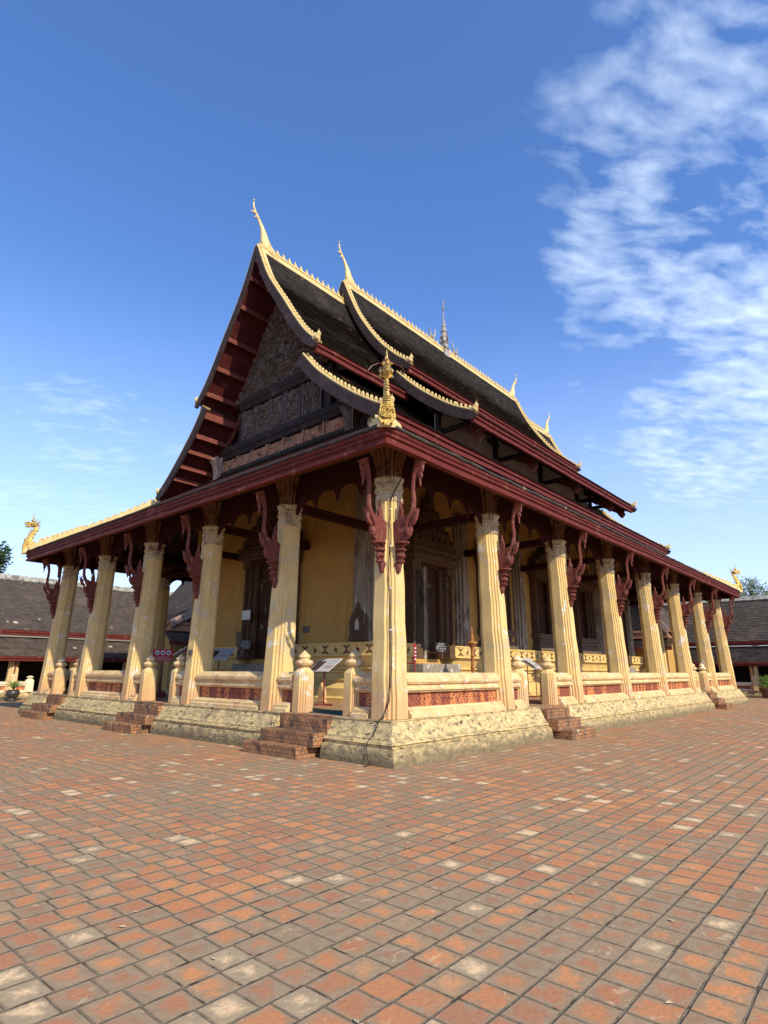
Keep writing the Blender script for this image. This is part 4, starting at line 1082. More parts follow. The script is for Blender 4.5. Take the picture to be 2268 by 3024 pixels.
def naga(cx, cy, dx, dy, ribbon=False):
    P, D, S = hip(cx, cy, dx, dy)
    base = Vector((cx, cy, zg(0) + .12)); O = -D          # outward
    def Q(o, z, s=0.): return tuple(base + O * o * .85 + Vector((0, 0, z * .80)) + S * s * .85)
    mb = MB()
    path = [(-.55, .32), (-.30, .24), (-.06, .24), (.05, .36), (.06, .55), (-.02, .75), (-.12, .93), (-.16, 1.08), (-.10, 1.22), (.02, 1.30)]
    rad = [.12, .15, .19, .20, .16, .125, .11, .10, .10, .085]
    mb.tube([Q(a, b_) for a, b_ in path], [r_ * .46 for r_ in rad], 12, flat=1.75, up=tuple(S))
    # head: skull, upper and lower jaw, tongue-like curl, ears
    mb.tube([Q(-.10, 1.22), Q(.04, 1.33), Q(.20, 1.33), Q(.33, 1.36), Q(.38, 1.42)], [.06, .075, .055, .04, .012], 9, flat=1.35, up=tuple(S))
    mb.tube([Q(.02, 1.24), Q(.16, 1.20), Q(.30, 1.20), Q(.36, 1.25)], [.06, .05, .035, .01], 8, up=tuple(S))
    for s in (-1, 1):
        mb.tube([Q(.16, 1.38, s * .07), Q(.19, 1.42, s * .09), Q(.15, 1.44, s * .09)], [.02, .03, .01], 6)
        mb.tube([Q(-.02, 1.30, s * .09), Q(-.16, 1.42, s * .14), Q(-.26, 1.56, s * .12)], [.05, .035, .006], 6)
        mb.tube([Q(-.06, 1.24, s * .09), Q(-.20, 1.28, s * .15), Q(-.32, 1.38, s * .13)], [.05, .03, .006], 6)
    # crown
    mb.tube([Q(.02, 1.38), Q(.04, 1.50), Q(.0, 1.62), Q(.03, 1.78), Q(.02, 1.92)], [.07, .055, .035, .018, .004], 8)
    # mane of small flames down the neck
    for i in range(1, len(path) - 1):
        a, b_ = path[i]; r = rad[i]
        if i < 3: continue
        f = flame(.17, .10)
        mb.prism([(p, q_) for p, q_ in f], lambda p, q_, w: Q(a - r * .7 - q_ * .8, b_ + p + q_ * .45, w), -.015, .015)
    # throat scales
    for i in range(8):
        t = i / 7; a, b_ = (.22 - .18 * t, .42 + .62 * t); w = .062 - .02 * t
        mb.tube([Q(a - .05, b_, -w), Q(a + .015, b_ - .02, 0), Q(a - .05, b_, w)], .022, 5)
    o = mb.build('naga_finial', 'gold', T, smooth=True)
    # chest shield and side plates over the eave corner
    m2 = MB(); shield = [(p * .74, q_ * .8 - .06) for p, q_ in [(-.16, .62), (-.20, .45), (-.25, .28), (-.27, .12), (-.20, .0), (-.17, -.12), (-.11, -.06), (-.06, -.17), (0, -.20), (.06, -.17), (.11, -.06), (.17, -.12), (.20, .0), (.27, .12), (.25, .28), (.20, .45), (.16, .62), (0, .78)]]
    m2.prism(shield, lambda p, q_, w: Q(.20 + w - abs(p) * .45 + (.12 - q_) * .10, q_, p), 0, .05)
    for r_ in (.04, .075, .11):
        pts = [Q(.28 - abs(r_ * 1.4 * cos(a)) * .45, .16 + r_ * 1.5 * sin(a), r_ * 1.4 * cos(a)) for a in [2 * pi * k / 14 for k in range(15)]]
        m2.tube(pts, .016, 5)
    for k in range(5):
        z = .30 + .06 * k; w = .12 - .014 * k
        m2.tube([Q(.20 - w * .45, z + .05, -w), Q(.27, z, 0), Q(.20 - w * .45, z + .05, w)], .017, 5)
    o2 = m2.build('naga_shield', 'gold', o, smooth=True); o2.matrix_parent_inverse = Matrix.Identity(4)
    m3 = MB()
    for (ax_, ay_) in ((dx, 0), (0, dy)):
        V = Vector((ax_, ay_, 0)).normalized()
        def E_(a, up_, w): return tuple(Vector((cx, cy, zg(0) + up_)) + V * a + O * (w))
        m3.prism([(-.06, .02), (.46, .02), (.46, .08), (.40, .17), (.28, .20), (.2, .28), (.1, .30), (0, .38), (-.06, .3)], lambda p, q_, w: E_(p, q_, w), .02, .10)
    o3 = m3.build('naga_side_plate', 'goldpaint', o, bevel=.015); o3.matrix_parent_inverse = Matrix.Identity(4)
    if ribbon:
        m4 = MB(); m4.lathe([(.07, -.08), (.085, -.04), (.085, .04), (.07, .08)], Q(-.0, 1.50), 10)
        for s in (-1, 1): m4.tube([Q(.02, 1.50, s * .06), Q(-.02, 1.52, s * .2), Q(0, 1.44, s * .33), Q(.02, 1.30, s * .42)], [.02, .008, .007, .006], 5)
        o4 = m4.build('red_ribbon', 'steel', o); o4.matrix_parent_inverse = Matrix.Identity(4)
naga(EX0, EY0, 1, 1, True); naga(EX0, EY1, 1, -1); naga(EX1, EY0, -1, 1); naga(EX1, EY1, -1, -1)

# ------------------------------------------------------------------ cable on the corner pillar
def pcor(z, k=.0):
    t = (z - ZP) / (ZT - ZP); h = HB + (HT - HB) * t
    return LEAN * t - .68 * h - .01
mb = MB(); pts = []
for z, dx in ((5.42, .22), (5.25, .13), (5.1, .05), (4.95, .0), (4.8, -.015), (4.5, -.02), (4.2, -.02), (3.9, -.015), (3.6, -.03), (3.35, -.04), (3.1, -.02), (2.8, -.01), (2.4, -.02), (2.0, -.01), (1.6, -.01), (1.3, -.02), (1.05, -.05), (.9, -.10)):
    c_ = pcor(min(z, 4.95)) - (.03 if z > 4.9 else 0); d = dx
    pts.append((c_ + d * .7 - .012, c_ - d * .7 - .012, z))
pts += [(-.36, -.18, .80), (-.44, -.14, .735), (-.47, -.12, .62), (-.56, -.10, .47), (-.66, -.06, .38), (-.69, -.06, .28), (-.73, -.12, .14), (-.72, -.18, .02), (-.9, -.2, .012)]
mb.tube(pts, .0075, 6)
mb.tube([(a + .012 * ((-1) ** i), b_ - .014 - .02 * abs(sin(i * 1.3)), z) for i, (a, b_, z) in enumerate(pts[:20])], .007, 5)
cab = mb.build('cable', 'cable', None); tag(cab, 'thin black cable running down the near corner pillar to the paving', 'cable')
mb = MB()
for z in (4.78, 4.0, 3.15, 2.35):
    c_ = pcor(z) - .02; mb.box(c_ - .018, c_ + .014, c_ - .02, c_ + .012, z - .012, z + .012)
split(mb, 'cable_clip', 'white', cab, sub=True)

# ------------------------------------------------------------------ signs, boards, small things
def rows(mb, fn, w, zs, h, seed, fill=.85):
    """rows of small lettering-like strokes on a face; fn(u, v, t)"""
    rnd = random.Random(seed)
    for zc, ww in zs:
        u = -w * ww / 2
        while u < w * ww / 2:
            l = rnd.uniform(.35, .8) * h
            if rnd.random() < fill:
                k = rnd.random()
                mb.prism([(u, zc - h / 2), (u + l * .35, zc - h / 2), (u + l * .35, zc + h / 2), (u, zc + h / 2)], fn, .002, .004)
                if k > .4: mb.prism([(u + l * .35, zc + (h * .2 if k > .7 else -h * .5)), (u + l, zc + (h * .2 if k > .7 else -h * .5)), (u + l, zc + (h * .5 if k > .7 else -h * .2)), (u + l * .35, zc + (h * .5 if k > .7 else -h * .2))], fn, .002, .004)
            u += l + h * .18
def lectern(loc, yaw, label, w=.78, d=.60, h=.92, two=False, tilt=32, group='tilted information boards in the gallery'):
    """panel faces local -y"""
    r = root('information_board', loc, label, 'board', group)
    R_ = Matrix.Rotation(yaw, 4, 'Z'); B = Vector(loc)
    def W(x, y, z): return tuple(B + (R_ @ Vector((x, y, z))))
    ct, st = cos(Rd(tilt)), sin(Rd(tilt))
    def F(u, v, t): return W(u, v * ct - t * st, h + v * st + t * ct)   # v: 0 low front edge .. d
    mb = MB(); mb.prism([(-w / 2, -d / 2), (w / 2, -d / 2), (w / 2, d / 2), (-w / 2, d / 2)], F, -.02, 0)
    mb.build('panel', 'boardface', r)
    m2 = MB(); m2.prism([(-w / 2 + .03, -d / 2 + .03), (-w * .08, -d / 2 + .03), (-w * .08, d * .28), (-w / 2 + .03, d * .28)], F, .0005, .002); m2.build('photograph', 'photo', r)
    m3 = MB(); m3.prism([(w * .05, d * .05), (w / 2 - .03, d * .05), (w / 2 - .03, d / 2 - .05), (w * .05, d / 2 - .05)], F, .0005, .002); m3.build('map_print', 'boardblue', r)
    m4 = MB(); m4.T = None; rows(m4, lambda p, q_, t: F(p + w * .27, q_, t), w * .42, [(-d * .08 - .035 * k, .9) for k in range(4)], .014, 5); m4.build('lettering', 'glyphdark', r)
    m5 = MB(); zt = h - ct * 0
    if two:
        for u in (-w * .36, w * .36):
            m5.box(0, 0, 0, 0, 0, 0) if False else None
            m5.tube([W(u, 0, 0), W(u, 0, h - .03)], .016, 6)
            m5.tube([W(u, -.25, .02), W(u, .25, .02)], .014, 6); m5.tube([W(u, -.14, .02), W(u, 0, .16)], .008, 5)
        for zz in (.02, .45 * h, h - .06): m5.tube([W(-w * .36, 0, zz), W(w * .36, 0, zz)], .012, 6)
    else:
        m5.tube([W(0, 0, 0), W(0, 0, h - .02)], .022, 8)
        m5.tube([W(-.32, 0, .015), W(.32, 0, .015)], .018, 6); m5.tube([W(0, -.3, .015), W(0, .3, .015)], .018, 6)
    m5.build('stand', 'steel', r)
    return r
FZ = ZP + .006
lectern((1.95, 3.9, FZ), Rd(-90), 'tilted information board on a single red post behind the nearest front steps', w=.78, d=.62, h=1.0)
lectern((2.05, 8.9, FZ), Rd(-62), 'tilted grey information board between the second and third front pillars', w=.8, d=.7, h=1.35)
lectern((.95, 9.05, FZ), Rd(-140), 'information board seen nearly edge on beside the middle front steps', w=.7, d=.62, h=1.45)
lectern((10.45, 2.45, FZ), Rd(0), 'pale information board on a two-legged red frame by the right-hand steps', w=.80, d=.66, h=1.13, two=True)
# prohibition sign
r = root('prohibition_sign', (1.3, 11.0, FZ), 'small red prohibition sign with three white circles on a red post', 'sign')
mb = MB(); mb.tube([(1.3, 11.0, FZ), (1.3, 11.0, FZ + 1.15)], .028, 8); mb.box(1.16, 1.44, 10.86, 11.14, FZ, FZ + .16); mb.build('post', 'steel', r)
def FS(u, v, t):   # faces camera side, -x-y direction
    a = Rd(-52); return (1.27 + cos(a) * u - sin(a) * -t * -1 * 0 + sin(a) * t, 11.0 + sin(a) * u - cos(a) * t, FZ + 1.32 + v)
mb = MB(); mb.prism([(-.34, -.19), (.34, -.19), (.34, .19), (-.34, .19)], FS, -.012, 0); mb.build('sign_face', 'signred', r)
mb = MB()
for k in (-1, 0, 1):
    n = 16; mb.prism([(k * .19 + .078 * cos(2 * pi * i / n), .08 + .078 * sin(2 * pi * i / n)) for i in range(n)], FS, .001, .003)
rows(mb, FS, .6, [(-.06, .75), (-.115, .95), (-.155, .95)], .026, 3)
mb.build('lettering', 'white', r)
mb = MB()
for k in (-1, 0, 1):
    n = 12; mb.prism([(k * .19 + .045 * cos(2 * pi * i / n), .075 + .035 * sin(2 * pi * i / n)) for i in range(n)], FS, .004, .006)
mb.build('pictograms', 'glyphdark', r)
# black notice boards on the portals
def notice(Tf, u, z, w, h, n, label, mat='signblack', seed=1, name='notice_board', grp=None):
    c = Tf(u, n, z); r_ = root(name, c, label, 'sign', grp)
    F = lambda p, q_, t: Tf(u + p, n + t, z + q_)
    mb = MB(); mb.prism([(-w / 2, -h / 2), (w / 2, -h / 2), (w / 2, h / 2), (-w / 2, h / 2)], F, -.015, 0); mb.build('board', mat, r_)
    if mat == 'signblack':
        mb = MB(); rows(mb, F, w, [(h * .33, .5), (h * .11, .8), (-h * .11, .94), (-h * .33, .55)], h * .13, seed); mb.build('lettering', 'glyph', r_)
    return r_
notice(Trt, 6.28, 2.30, .56, .30, .40, 'black notice board with white lettering on the side door jamb', seed=4, grp='black notice boards at the doors')
notice(Tfr, 9.28, 2.42, .60, .30, .42, 'black notice board with white lettering at the front door', seed=9, grp='black notice boards at the doors')
notice(Tfr, 9.35, 3.42, .46, .32, .42, 'blank white paper pinned high on the front door frame', mat='white', name='paper_notice')
notice(Tfr, 10.1, 2.66, .52, .52, .05, 'plain dark grey slab leaning on the wall left of the front door', mat='photo', name='stone_slab')
notice(Tfr, 6.66, 2.84, .30, .20, .03, 'small dark plaque on the yellow wall above the frieze', mat='photo', name='wall_plaque')
# box on the third front pillar
mb = MB(); mb.box(-.335, -.285, 6.58, 6.72, 1.97, 2.10); o = mb.build('pillar_box', 'photo', None); tag(o, 'small dark box fixed to the pillar left of the middle parapet', 'box')
# turned post
mb = MB(); mb.lathe([(.10, 0), (.10, .04), (.06, .06), (.055, .5), (.075, .55), (.055, .6), (.05, 1.0), (.075, 1.05), (.05, 1.12), (.048, 1.35), (.07, 1.38), (.05, 1.42), (.052, 1.6), (.11, 1.68), (.16, 1.74), (.15, 1.78), (.06, 1.80), (.05, 1.88), (.065, 1.91), (.04, 1.96), (.03, 2.03), (.04, 2.05), (.006, 2.22)], (5.95, 1.95, FZ - .1), 16)
o = mb.build('turned_post', 'postwood', None, smooth=True); tag(o, 'slim turned orange wood post with a finial standing in the side gallery', 'post')
# red stand with vertical banner strip
r = root('red_stand', (3.1, 1.9, FZ), 'dark red steel stand with a narrow striped red sign beside the side door', 'stand')
mb = MB()
for x in (2.62, 3.18): mb.tube([(x, 1.9, FZ), (x, 1.9, FZ + 1.04)], .022, 6)
mb.tube([(2.62, 1.9, FZ + 1.04), (3.18, 1.9, FZ + 1.04)], .022, 6); mb.tube([(3.2, 1.9, FZ), (3.2, 1.9, FZ + 1.5)], .02, 6); mb.build('frame', 'steel', r)
mb = MB(); mb.box(3.12, 3.20, 1.86, 1.88, FZ + 1.08, FZ + 1.52); mb.build('sign_strip', 'signred', r)
mb = MB()
for k in range(4): mb.box(3.125, 3.195, 1.855, 1.859, FZ + 1.13 + k * .09, FZ + 1.16 + k * .09)
mb.build('stripes', 'white', r)
# doormat
mb = MB(); mb.grid(lambda u, v: (-.02 + .75 * u, 1.12 + 1.22 * v, FZ + .014 + .003 * sin(u * 9 + v * 7)), 12, 12); mb.box(-.02, .73, 1.12, 2.34, FZ, FZ + .009)
o = mb.build('doormat', 'mat', None); tag(o, 'dark green mat lying at the top of the nearest front steps', 'mat')
# loose ornament at the pedestal foot
mb = MB(); mb.prism([(-.16, 0), (.16, 0), (.16, .06), (.10, .08), (.13, .25), (.08, .40), (0, .55), (-.08, .40), (-.13, .25), (-.10, .08), (-.16, .06)], lambda p, q_, t: (2.62 + t, 4.75 + p, FZ + q_), 0, .12)
o = mb.build('boundary_stone', 'plaster', None, bevel=.02); tag(o, 'small pointed plaster stone leaning at the foot of the pedestal', 'stone')

# ------------------------------------------------------------------ cloister galleries round the yard
def cloister(Tf, u0, u1, pil, gaps, label, newels=()):
    c = Tf((u0 + u1) / 2, 0, 0); r = root('cloister', c, label, 'building', 'cloister ranges round the courtyard')
    def B(name, mat, fn, **kw):
        mb = MB(); mb.T = Tf; fn(mb); return mb.build(name, mat, r, **kw)
    def base(mb):
        u = u0
        for a, b_ in sorted(gaps) + [(u1, u1)]:
            if a > u:
                n = max(2, int((a - u) / .5)); mb.loft([[(u + (a - u) * k / n, d, z) for d, z in ((-.6, 0), (.15, 0), (.15, .12), (.07, .2), (.02, .36), (.02, .42), (-.6, .42))] for k in range(n + 1)])
            u = b_
    B('plinth', 'plinth', base, rough=.015)
    B('floor', 'cement', lambda mb: mb.box(u0, u1, -3.4, -.6, 0, .40))
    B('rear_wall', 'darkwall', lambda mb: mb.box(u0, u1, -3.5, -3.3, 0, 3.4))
    def par(mb):
        u = u0
        for a, b_ in sorted(gaps) + [(u1, u1)]:
            if a > u: mb.box(u, a, -.25, .0, .42, .52); mb.box(u, a, -.25, .0, .74, .84); mb.box(u, a, -.28, .04, .84, .90); mb.box(u, a, -.25, .0, .90, .95)
            u = b_
    B('parapet', 'capcream', par)
    def lat(mb):
        u = u0
        for a, b_ in sorted(gaps) + [(u1, u1)]:
            if a > u: mb.box(u, a, -.2, -.05, .52, .74)
            u = b_
    B('lattice_panel', 'lattice', lat)
    for p in pil:
        mb = MB(); mb.T = Tf
        rg = [[(p + x * s, -.12 + y * s, z) for x, y in redent(.24)] for s, z in ((1.1, .42), (1., 1.1), (.88, 2.25))]
        mb.loft(rg); o = mb.build('pillar', 'parapet', r)
        mb = MB(); mb.T = Tf; mb.prism([(.13, 1.35), (.17, 1.4), (.20, 1.7), (.28, 1.9), (.45, 2.1), (.13, 2.1)], lambda a, z, t: (p + t, a, z), -.03, .03)
        o2 = mb.build('eave_bracket', 'redb', o); o2.matrix_parent_inverse = Matrix.Identity(4)
    def rowsroof(mb, pts, st):
        n = int((u1 - u0) / .5); us = [u0 + (u1 - u0) * k / n for k in range(n + 1)]
        fine = catmull(pts, st)
        for k in range(len(fine) - 1):
            (m0, z0), (m1, z1) = fine[k], fine[k + 1]
            A_ = [(u, m0, z0) for u in us]; Bq = [(u, m1 + random.uniform(-.01, .01), z1 + .055 + random.uniform(-.012, .012)) for u in us]; C_ = [(u, m1, z1) for u in us]; K = len(us)
            mb.add(A_ + Bq + C_, [(i, i + 1, K + i + 1, K + i) for i in range(K - 1)] + [(K + i, K + i + 1, 2 * K + i + 1, 2 * K + i) for i in range(K - 1)])
    B('lower_roof', 'tiles2', lambda mb: rowsroof(mb, [(-1.35, 3.32), (-.4, 2.75), (.52, 2.25)], .10))
    B('upper_roof', 'tiles2', lambda mb: (rowsroof(mb, [(-4.05, 6.95), (-2.5, 5.1), (-.95, 3.66)], .17)))
    B('rear_roof', 'tiles2', lambda mb: mb.grid(lambda a, b_: (u0 + (u1 - u0) * a, -4.05 - 3.2 * b_, 6.95 - 3.3 * b_), 2, 2))
    B('roof_lining', 'soffit', lambda mb: mb.box(u0, u1, -3.4, .3, 2.2, 2.24))
    B('fascia', 'red', lambda mb: (mb.box(u0, u1, .40, .50, 1.99, 2.12), mb.box(u0, u1, .38, .54, 2.12, 2.24), mb.box(u0, u1, -1.05, -.95, 3.36, 3.62), mb.box(u0, u1, -1.05, -.91, 3.52, 3.64)), bevel=.01)
    B('flashing', 'capcream', lambda mb: mb.box(u0, u1, -1.22, -1.02, 3.30, 3.345))
    B('ridge_cap', 'mortar', lambda mb: (mb.prism([(-4.05, 6.96), (-3.75, 6.66), (-3.70, 6.72), (-3.9, 7.03), (-4.2, 7.03), (-4.35, 6.66)], lambda a, z, t: (t, a, z), u0, u1)), rough=.03, rs=4)
    for p in newels:
        mb = MB(); mb.T = Tf; mb.loft([[(p + x * s, -.1 + y * s, z) for x, y in redent(.19)] for s, z in ((1.1, .42), (1, 1.0), (.35, 1.14))])
        mb.lathe([(.06, 1.12), (.17, 1.15), (.18, 1.19), (.06, 1.24)], (p, -.1, 0), 12); mb.build('newel_post', 'capcream', r)
    return r
TL = lambda u, d, z: (u, 28. - d, z)
TR = lambda u, d, z: (37.4 - d, u, z)
cloister(TL, -14, 41.4, [2.15 + 3.05 * k for k in range(-5, 12)], [(3.2, 5.9), (12.2, 15.9)], 'low tiled cloister range with red fascias behind the temple, left', newels=(3.02, 6.05))
cloister(TR, -22, 28.9, [.32 + 3.05 * k for k in range(-7, 9)], [(6.5, 10.3)], 'low tiled cloister range with red fascias beyond the far end, right')
# gate porches
def porch(Tf, c, hw, label, x0=2.6):
    r = root('gate_porch', Tf(c, x0, 0), label, 'porch', 'gabled porches of the cloister gates')
    pr = [(0, 9.3), (.9, 7.9), (2.1, 6.4), (3.3, 5.2), (hw, 4.38)]
    def B(name, mat, fn, **kw):
        mb = MB(); mb.T = Tf; fn(mb); return mb.build(name, mat, r, **kw)
    fine = catmull(pr, .16)
    def rf(mb):
        for s in (-1, 1):
            for k in range(len(fine) - 1):
                (m0, z0), (m1, z1) = fine[k], fine[k + 1]; ds = [-3.0 + (x0 + 3.0) * i / 8 for i in range(9)]
                A_ = [(c + s * m0, d, z0) for d in ds]; Bq = [(c + s * m1, d, z1 + .05) for d in ds]; C_ = [(c + s * m1, d, z1) for d in ds]; K = 9
                mb.add(A_ + Bq + C_, [(i, i + 1, K + i + 1, K + i) for i in range(8)] + [(K + i, K + i + 1, 2 * K + i + 1, 2 * K + i) for i in range(8)])
    B('roof', 'tiles2', rf)
    def bb(mb):
        for s in (-1, 1):
            rg = []
            for m, z in fine: rg.append([(c + s * m, x0, z + .10), (c + s * m, x0 + .1, z + .10), (c + s * max(m - .12, 0), x0 + .1, z - .30), (c + s * max(m - .12, 0), x0, z - .30)])
            mb.loft(rg)
    B('bargeboard', 'pinkcap', bb)
    def pd(mb):
        def f(u, v):
            z = 4.5 + 4.5 * v; m = 0
            for (a, b_), (c_, d_) in zip(fine, fine[1:]):
                if b_ >= z >= d_: m = a + (c_ - a) * (b_ - z) / (b_ - d_)
            return (c + (m - .15) * (2 * u - 1), x0 - .25 + carve(u * 9, z, .09), z)
        mb.grid(f, 70, 50)
    B('pediment', 'carved', pd)
    B('cornice', 'carvedo', lambda mb: (mb.box(c - hw - .1, c + hw + .1, x0 - .5, x0 + .02, 4.25, 4.42), mb.box(c - hw + .1, c + hw - .1, x0 - .5, x0 - .06, 3.95, 4.25), mb.box(c - hw, c + hw, x0 - .5, x0 + .04, 3.86, 3.96)))
    B('skirt_roof', 'tiles2', lambda mb: [mb.box(c - hw - .2, c + hw + .2, x0 - .3 + .13 * k, x0 - .14 + .13 * k, 3.76 - .09 * k, 3.83 - .09 * k) for k in range(7)])
    B('fascia', 'red', lambda mb: mb.box(c - hw - .25, c + hw + .25, x0 + .62, x0 + .70, 3.02, 3.22))
    B('wall', 'plaster_in', lambda mb: (mb.box(c - hw + .3, c - 1.2, x0 - 2.2, x0 - .2, 0, 3.9), mb.box(c + 1.2, c + hw - .3, x0 - 2.2, x0 - .2, 0, 3.9), mb.box(c - 1.2, c + 1.2, x0 - 2.2, x0 - .2, 2.7, 3.9)))
    B('gate_leaf', 'leaf_door', lambda mb: (mb.box(c - 1.2, c - .04, x0 - .6, x0 - .5, 0, 2.7), mb.box(c + .04, c + 1.2, x0 - .6, x0 - .5, 0, 2.7)))
    return r
porch(TL, 14.05, 4.8, 'pink-edged carved gable porch on the cloister behind the front pillars', 2.6)
porch(TR, 8.4, 3.9, 'dark carved gable porch on the cloister seen between the right-hand pillars', 2.8)

# ------------------------------------------------------------------ pots and trees
def blades(mb, c, n, L, w, seed):
    rnd = random.Random(seed)
    for i in range(n):
        a = rnd.uniform(0, 2 * pi); l = L * rnd.uniform(.6, 1.1); rise = rnd.uniform(.5, 1.1); P = []
        for k in range(6):
            t = k / 5; rr = l * t * (.55 + .45 * t) * .8; P.append(Vector((c[0] + cos(a) * rr, c[1] + sin(a) * rr, c[2] + l * rise * (1.9 * t - 1.5 * t * t))))
        S = Vector((-sin(a), cos(a), 0)); vs = []
        for k, p in enumerate(P):
            ww = w * (1 - (k / 5) ** 2) + .002; vs += [tuple(p - S * ww), tuple(p + S * ww)]
        mb.add(vs, [(2 * k, 2 * k + 1, 2 * k + 3, 2 * k + 2) for k in range(5)])
r = root('potted_plant', (1.95, 26.9, 0), 'spider plant with pale green blades in a round dark pot by the left cloister', 'plant')
mb = MB(); mb.lathe([(a * .72, b_ * .74) for a, b_ in [(.20, 0), (.24, .05), (.22, .22), (.34, .34), (.42, .48), (.42, .62), (.36, .72), (.40, .76), (.36, .77), (.33, .70)]], (1.95, 26.9, 0), 20); mb.build('pot', 'pot', r, smooth=True)
mb = MB(); blades(mb, (1.95, 26.9, .54), 120, .80, .022, 2); mb.build('leaves', 'blade', r)
r = root('potted_shrub', (36.4, -.45, 0), 'leafy green shrub in a brown clay pot by the right cloister', 'plant')
mb = MB(); mb.lathe([(.30, 0), (.36, .25), (.46, .5), (.50, .62), (.46, .64), (.42, .58)], (36.4, -.45, 0), 20); mb.build('pot', 'potbrown', r, smooth=True)
def leaves(mb, blobs, n, size, seed, clump=.35):
    rnd = random.Random(seed)
    tot = sum(b_[3] ** 2 for b_ in blobs)
    for bx, by, bz, br in blobs:
        for _ in range(int(n * br * br / tot / 9)):
            d = Vector((rnd.gauss(0, 1), rnd.gauss(0, 1), rnd.gauss(0, 1))).normalized() * br * rnd.random() ** .45
            cc = Vector((bx, by, bz)) + d
            for _ in range(9):
                p = cc + Vector((rnd.gauss(0, 1), rnd.gauss(0, 1), rnd.gauss(0, .7))) * clump
                a = Vector((rnd.gauss(0, 1), rnd.gauss(0, 1), rnd.gauss(0, .5))).normalized() * size * rnd.uniform(.6, 1.3)
                b_ = a.cross(Vector((rnd.gauss(0, 1), rnd.gauss(0, 1), rnd.gauss(0, 1)))).normalized() * size * .42
                mb.add([tuple(p - a), tuple(p + b_), tuple(p + a), tuple(p - b_)], [(0, 1, 2, 3)])
mb = MB(); leaves(mb, [(36.4, -.45, 1.0, .42)], 700, .07, 3, .1); mb.build('leaves', 'leafG', r)
def tree(name, loc, label, blobs, n, size, mat, seed, clump):
    r = root(name, loc, label, 'tree')
    mb = MB(); L = Vector(loc); top = Vector((sum(b_[0] for b_ in blobs) / len(blobs), sum(b_[1] for b_ in blobs) / len(blobs), min(b_[2] for b_ in blobs) - .3))
    mb.tube([tuple(L), tuple(L.lerp(top, .5) + Vector((.15, .1, 0))), tuple(top)], [.32, .25, .18], 10)
    for b_ in blobs:
        e_ = Vector(b_[:3]); mid = top.lerp(e_, .5) + Vector((.2, -.1, .25)); mb.tube([tuple(top), tuple(mid), tuple(e_)], [.14, .08, .03], 7)
        rnd = random.Random(seed)
        for k in range(5):
            d = Vector((rnd.gauss(0, 1), rnd.gauss(0, 1), rnd.gauss(0, 1))).normalized() * b_[3]; mb.tube([tuple(mid), tuple(e_ + d * .8)], [.05, .012], 5)
    mb.build('trunk', 'bark', r)
    mb = MB(); leaves(mb, blobs, n, size, seed, clump); mb.build('crown', mat, r)
tree('broadleaf_tree', (-1.2, 37.5, 0), 'dark broadleaf tree whose branch tips show above the left cloister roof', [(.6, 37, 9.3, 1.7), (-.9, 37.5, 10.4, 1.9), (2.2, 37.2, 8.1, 1.1), (-1.6, 36.5, 8.4, 1.6), (2.6, 36.6, 8.7, 1.0)], 11000, .14, 'leafL', 11, .22)
tree('feathery_tree', (51, 2.2, 0), 'sparse grey-green tree rising behind the right cloister roof', [(50.5, 3.6, 8.3, 1.1), (50.5, 1.9, 8.6, 1.1), (51, .6, 7.9, .95), (50, 2.8, 7.2, 1.2), (51, 5.0, 8.0, .9), (50.8, -.8, 7.2, .9), (50.2, 1.2, 7.2, 1.0)], 7200, .10, 'leafR', 5, .24)
tree('green_shrub_tree', (46, 3.8, 0), 'low bright green shrubby tree behind the right cloister ridge', [(46, 4.2, 7.2, .7), (46, 3.0, 7.0, .6), (46.4, 5.2, 6.9, .6)], 2600, .09, 'leafG', 8, .15)

# ------------------------------------------------------------------ light
AZ, EL = Rd(12), Rd(36.1)
sun = bpy.data.lights.new('sun', 'SUN'); sun.energy = 4.3; sun.angle = Rd(.55); sun.color = (1., .89, .69)
so = bpy.data.objects.new('sun', sun); COL.objects.link(so)
d = Vector((sin(AZ) * cos(EL), cos(AZ) * cos(EL), -sin(EL)))
so.rotation_euler = d.to_track_quat('-Z', 'Y').to_euler(); so.location = (-10, -40, 30)
w = bpy.data.worlds.new('World'); SC.world = w; w.use_nodes = True; nt = w.node_tree; q = N(nt)
bg = nt.nodes['Background']; sky = q.n('ShaderNodeTexSky'); sky.sky_type = 'NISHITA'; sky.sun_disc = False
sky.sun_elevation = EL; sky.sun_rotation = pi + AZ; sky.air_density = 1.0; sky.dust_density = .6; sky.ozone_density = 2.5; sky.altitude = 200
tc = q.n('ShaderNodeTexCoord').outputs['Generated']; s = q.sep(tc)
den = q.math('ADD', q.math('MAXIMUM', s[2], 0.), .12)
pl = q.comb(q.math('DIVIDE', s[0], den), q.math('DIVIDE', s[1], den), 0.)
warp = q.vmath('ADD', pl, q.scaled(q.noise(pl, 2.2, 3, .5, 0, 'Color'), (.16, .16, 0)))
rot = q.n('ShaderNodeVectorRotate'); rot.rotation_type = 'Z_AXIS'; rot.inputs['Angle'].default_value = .6; q.l(warp, rot.inputs['Vector']); wr = rot.outputs[0]
n1 = q.noise(q.scaled(wr, (1.0, 1.5, 1)), 2.9, 7, .55); n2 = q.noise(q.scaled(wr, (1.0, 1.9, 1)), 11., 4, .5)
cl = q.math('ADD', q.math('MULTIPLY', n1, .52), q.math('MULTIPLY', n2, .48))
def blob(c, r0, r1, k=1.):
    v = Vector(c).normalized(); dt = q.vmath('DOT_PRODUCT', q.vmath('NORMALIZE', tc), tuple(v))
    return q.math('MULTIPLY', q.ramp(dt, cos(r1), cos(r0)), k)
m_ = blob((.79, .10, .60), Rd(6), Rd(15), .95)
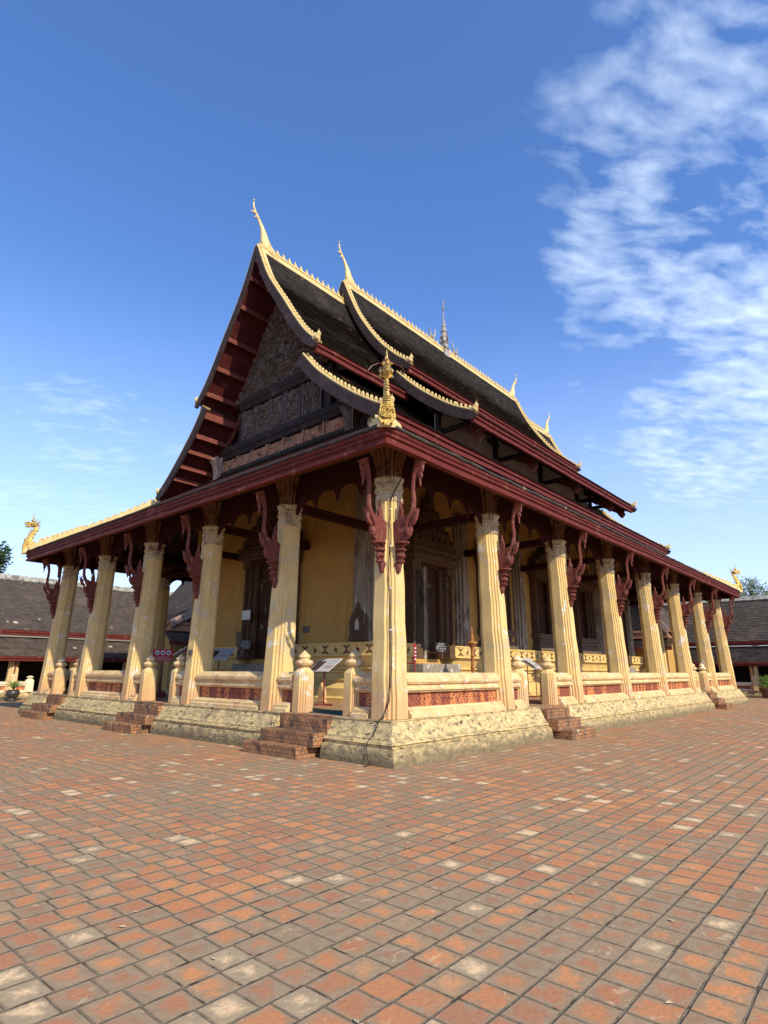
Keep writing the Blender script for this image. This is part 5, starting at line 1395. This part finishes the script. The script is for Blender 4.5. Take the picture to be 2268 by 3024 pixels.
for c, r0, r1, k in (((.70, .12, .70), Rd(4), Rd(14), .7), ((.80, .22, .56), Rd(3), Rd(9), .75), ((.90, .30, .32), Rd(2), Rd(9), .45), ((.76, .20, .61), Rd(3), Rd(8), .9), ((.86, .13, .49), Rd(2), Rd(8), .7), ((.755, .25, .60), Rd(2), Rd(6), .9), ((.72, .22, .66), Rd(1), Rd(7), .45), ((.85, .33, .41), Rd(1), Rd(7), .3), ((.72, -.02, .69), Rd(6), Rd(19), .9), ((.90, .06, .42), Rd(4), Rd(13), 1.), ((.92, .17, .345), Rd(3), Rd(10), .95), ((.85, .10, .52), Rd(2), Rd(9), .95), ((.31, .88, .36), Rd(2), Rd(9), .62), ((.44, .82, .37), Rd(1), Rd(6), .5), ((.30, .93, .22), Rd(2), Rd(10), .65), ((.93, .2, .22), Rd(2), Rd(10), .4)):
    m_ = q.math('MAXIMUM', m_, blob(c, r0, r1, k))
thr = q.math('SUBTRACT', .65, q.math('MULTIPLY', m_, .255))
f = q.math('DIVIDE', q.math('SUBTRACT', cl, thr), .25, clamp=True)
f = q.math('MULTIPLY', f, q.math('MULTIPLY', q.math('ADD', q.math('MULTIPLY', m_, .75), .0), 1.), clamp=True)
hz = q.math('MULTIPLY', q.ramp(s[2], -.05, .60, 1., 0.), .62)
tint = q.n('ShaderNodeMix', data_type='RGBA', blend_type='MULTIPLY'); tint.inputs[0].default_value = 1.
hs = q.n('ShaderNodeHueSaturation'); hs.inputs['Saturation'].default_value = 1.12; hs.inputs['Value'].default_value = 1.08; q.l(sky.outputs[0], hs.inputs['Color']); q.l(hs.outputs[0], tint.inputs[6]); tint.inputs[7].default_value = (.93, 1.03, 1.27, 1)
c1 = q.mix(hz, tint.outputs[2], (4.7, 5.35, 7.2))
c2 = q.mix(f, c1, (5.0, 5.9, 7.1))
q.l(c2, bg.inputs['Color']); bg.inputs['Strength'].default_value = .15

# ------------------------------------------------------------------ camera
cam = bpy.data.cameras.new('camera'); co = bpy.data.objects.new('camera', cam); COL.objects.link(co); SC.camera = co
yaw, pitch, roll = .722, .2676, .0046
fwd = Vector((cos(yaw) * cos(pitch), sin(yaw) * cos(pitch), sin(pitch))); rt = Vector((sin(yaw), -cos(yaw), 0)); up = rt.cross(fwd)
r2 = rt * cos(roll) + up * sin(roll); u2 = -rt * sin(roll) + up * cos(roll)
co.matrix_world = Matrix(((r2.x, u2.x, -fwd.x, -8.7029), (r2.y, u2.y, -fwd.y, -7.5108), (r2.z, u2.z, -fwd.z, 1.6), (0, 0, 0, 1)))
cam.sensor_fit = 'HORIZONTAL'; cam.sensor_width = 36; cam.lens = 36 * 1707.07 / 2268; cam.clip_end = 1000; cam.clip_start = .1
SC.view_settings.view_transform = 'Standard'; SC.view_settings.look = 'None'; SC.view_settings.gamma = 1; SC.view_settings.exposure = 0.42
SC.render.engine = 'CYCLES'
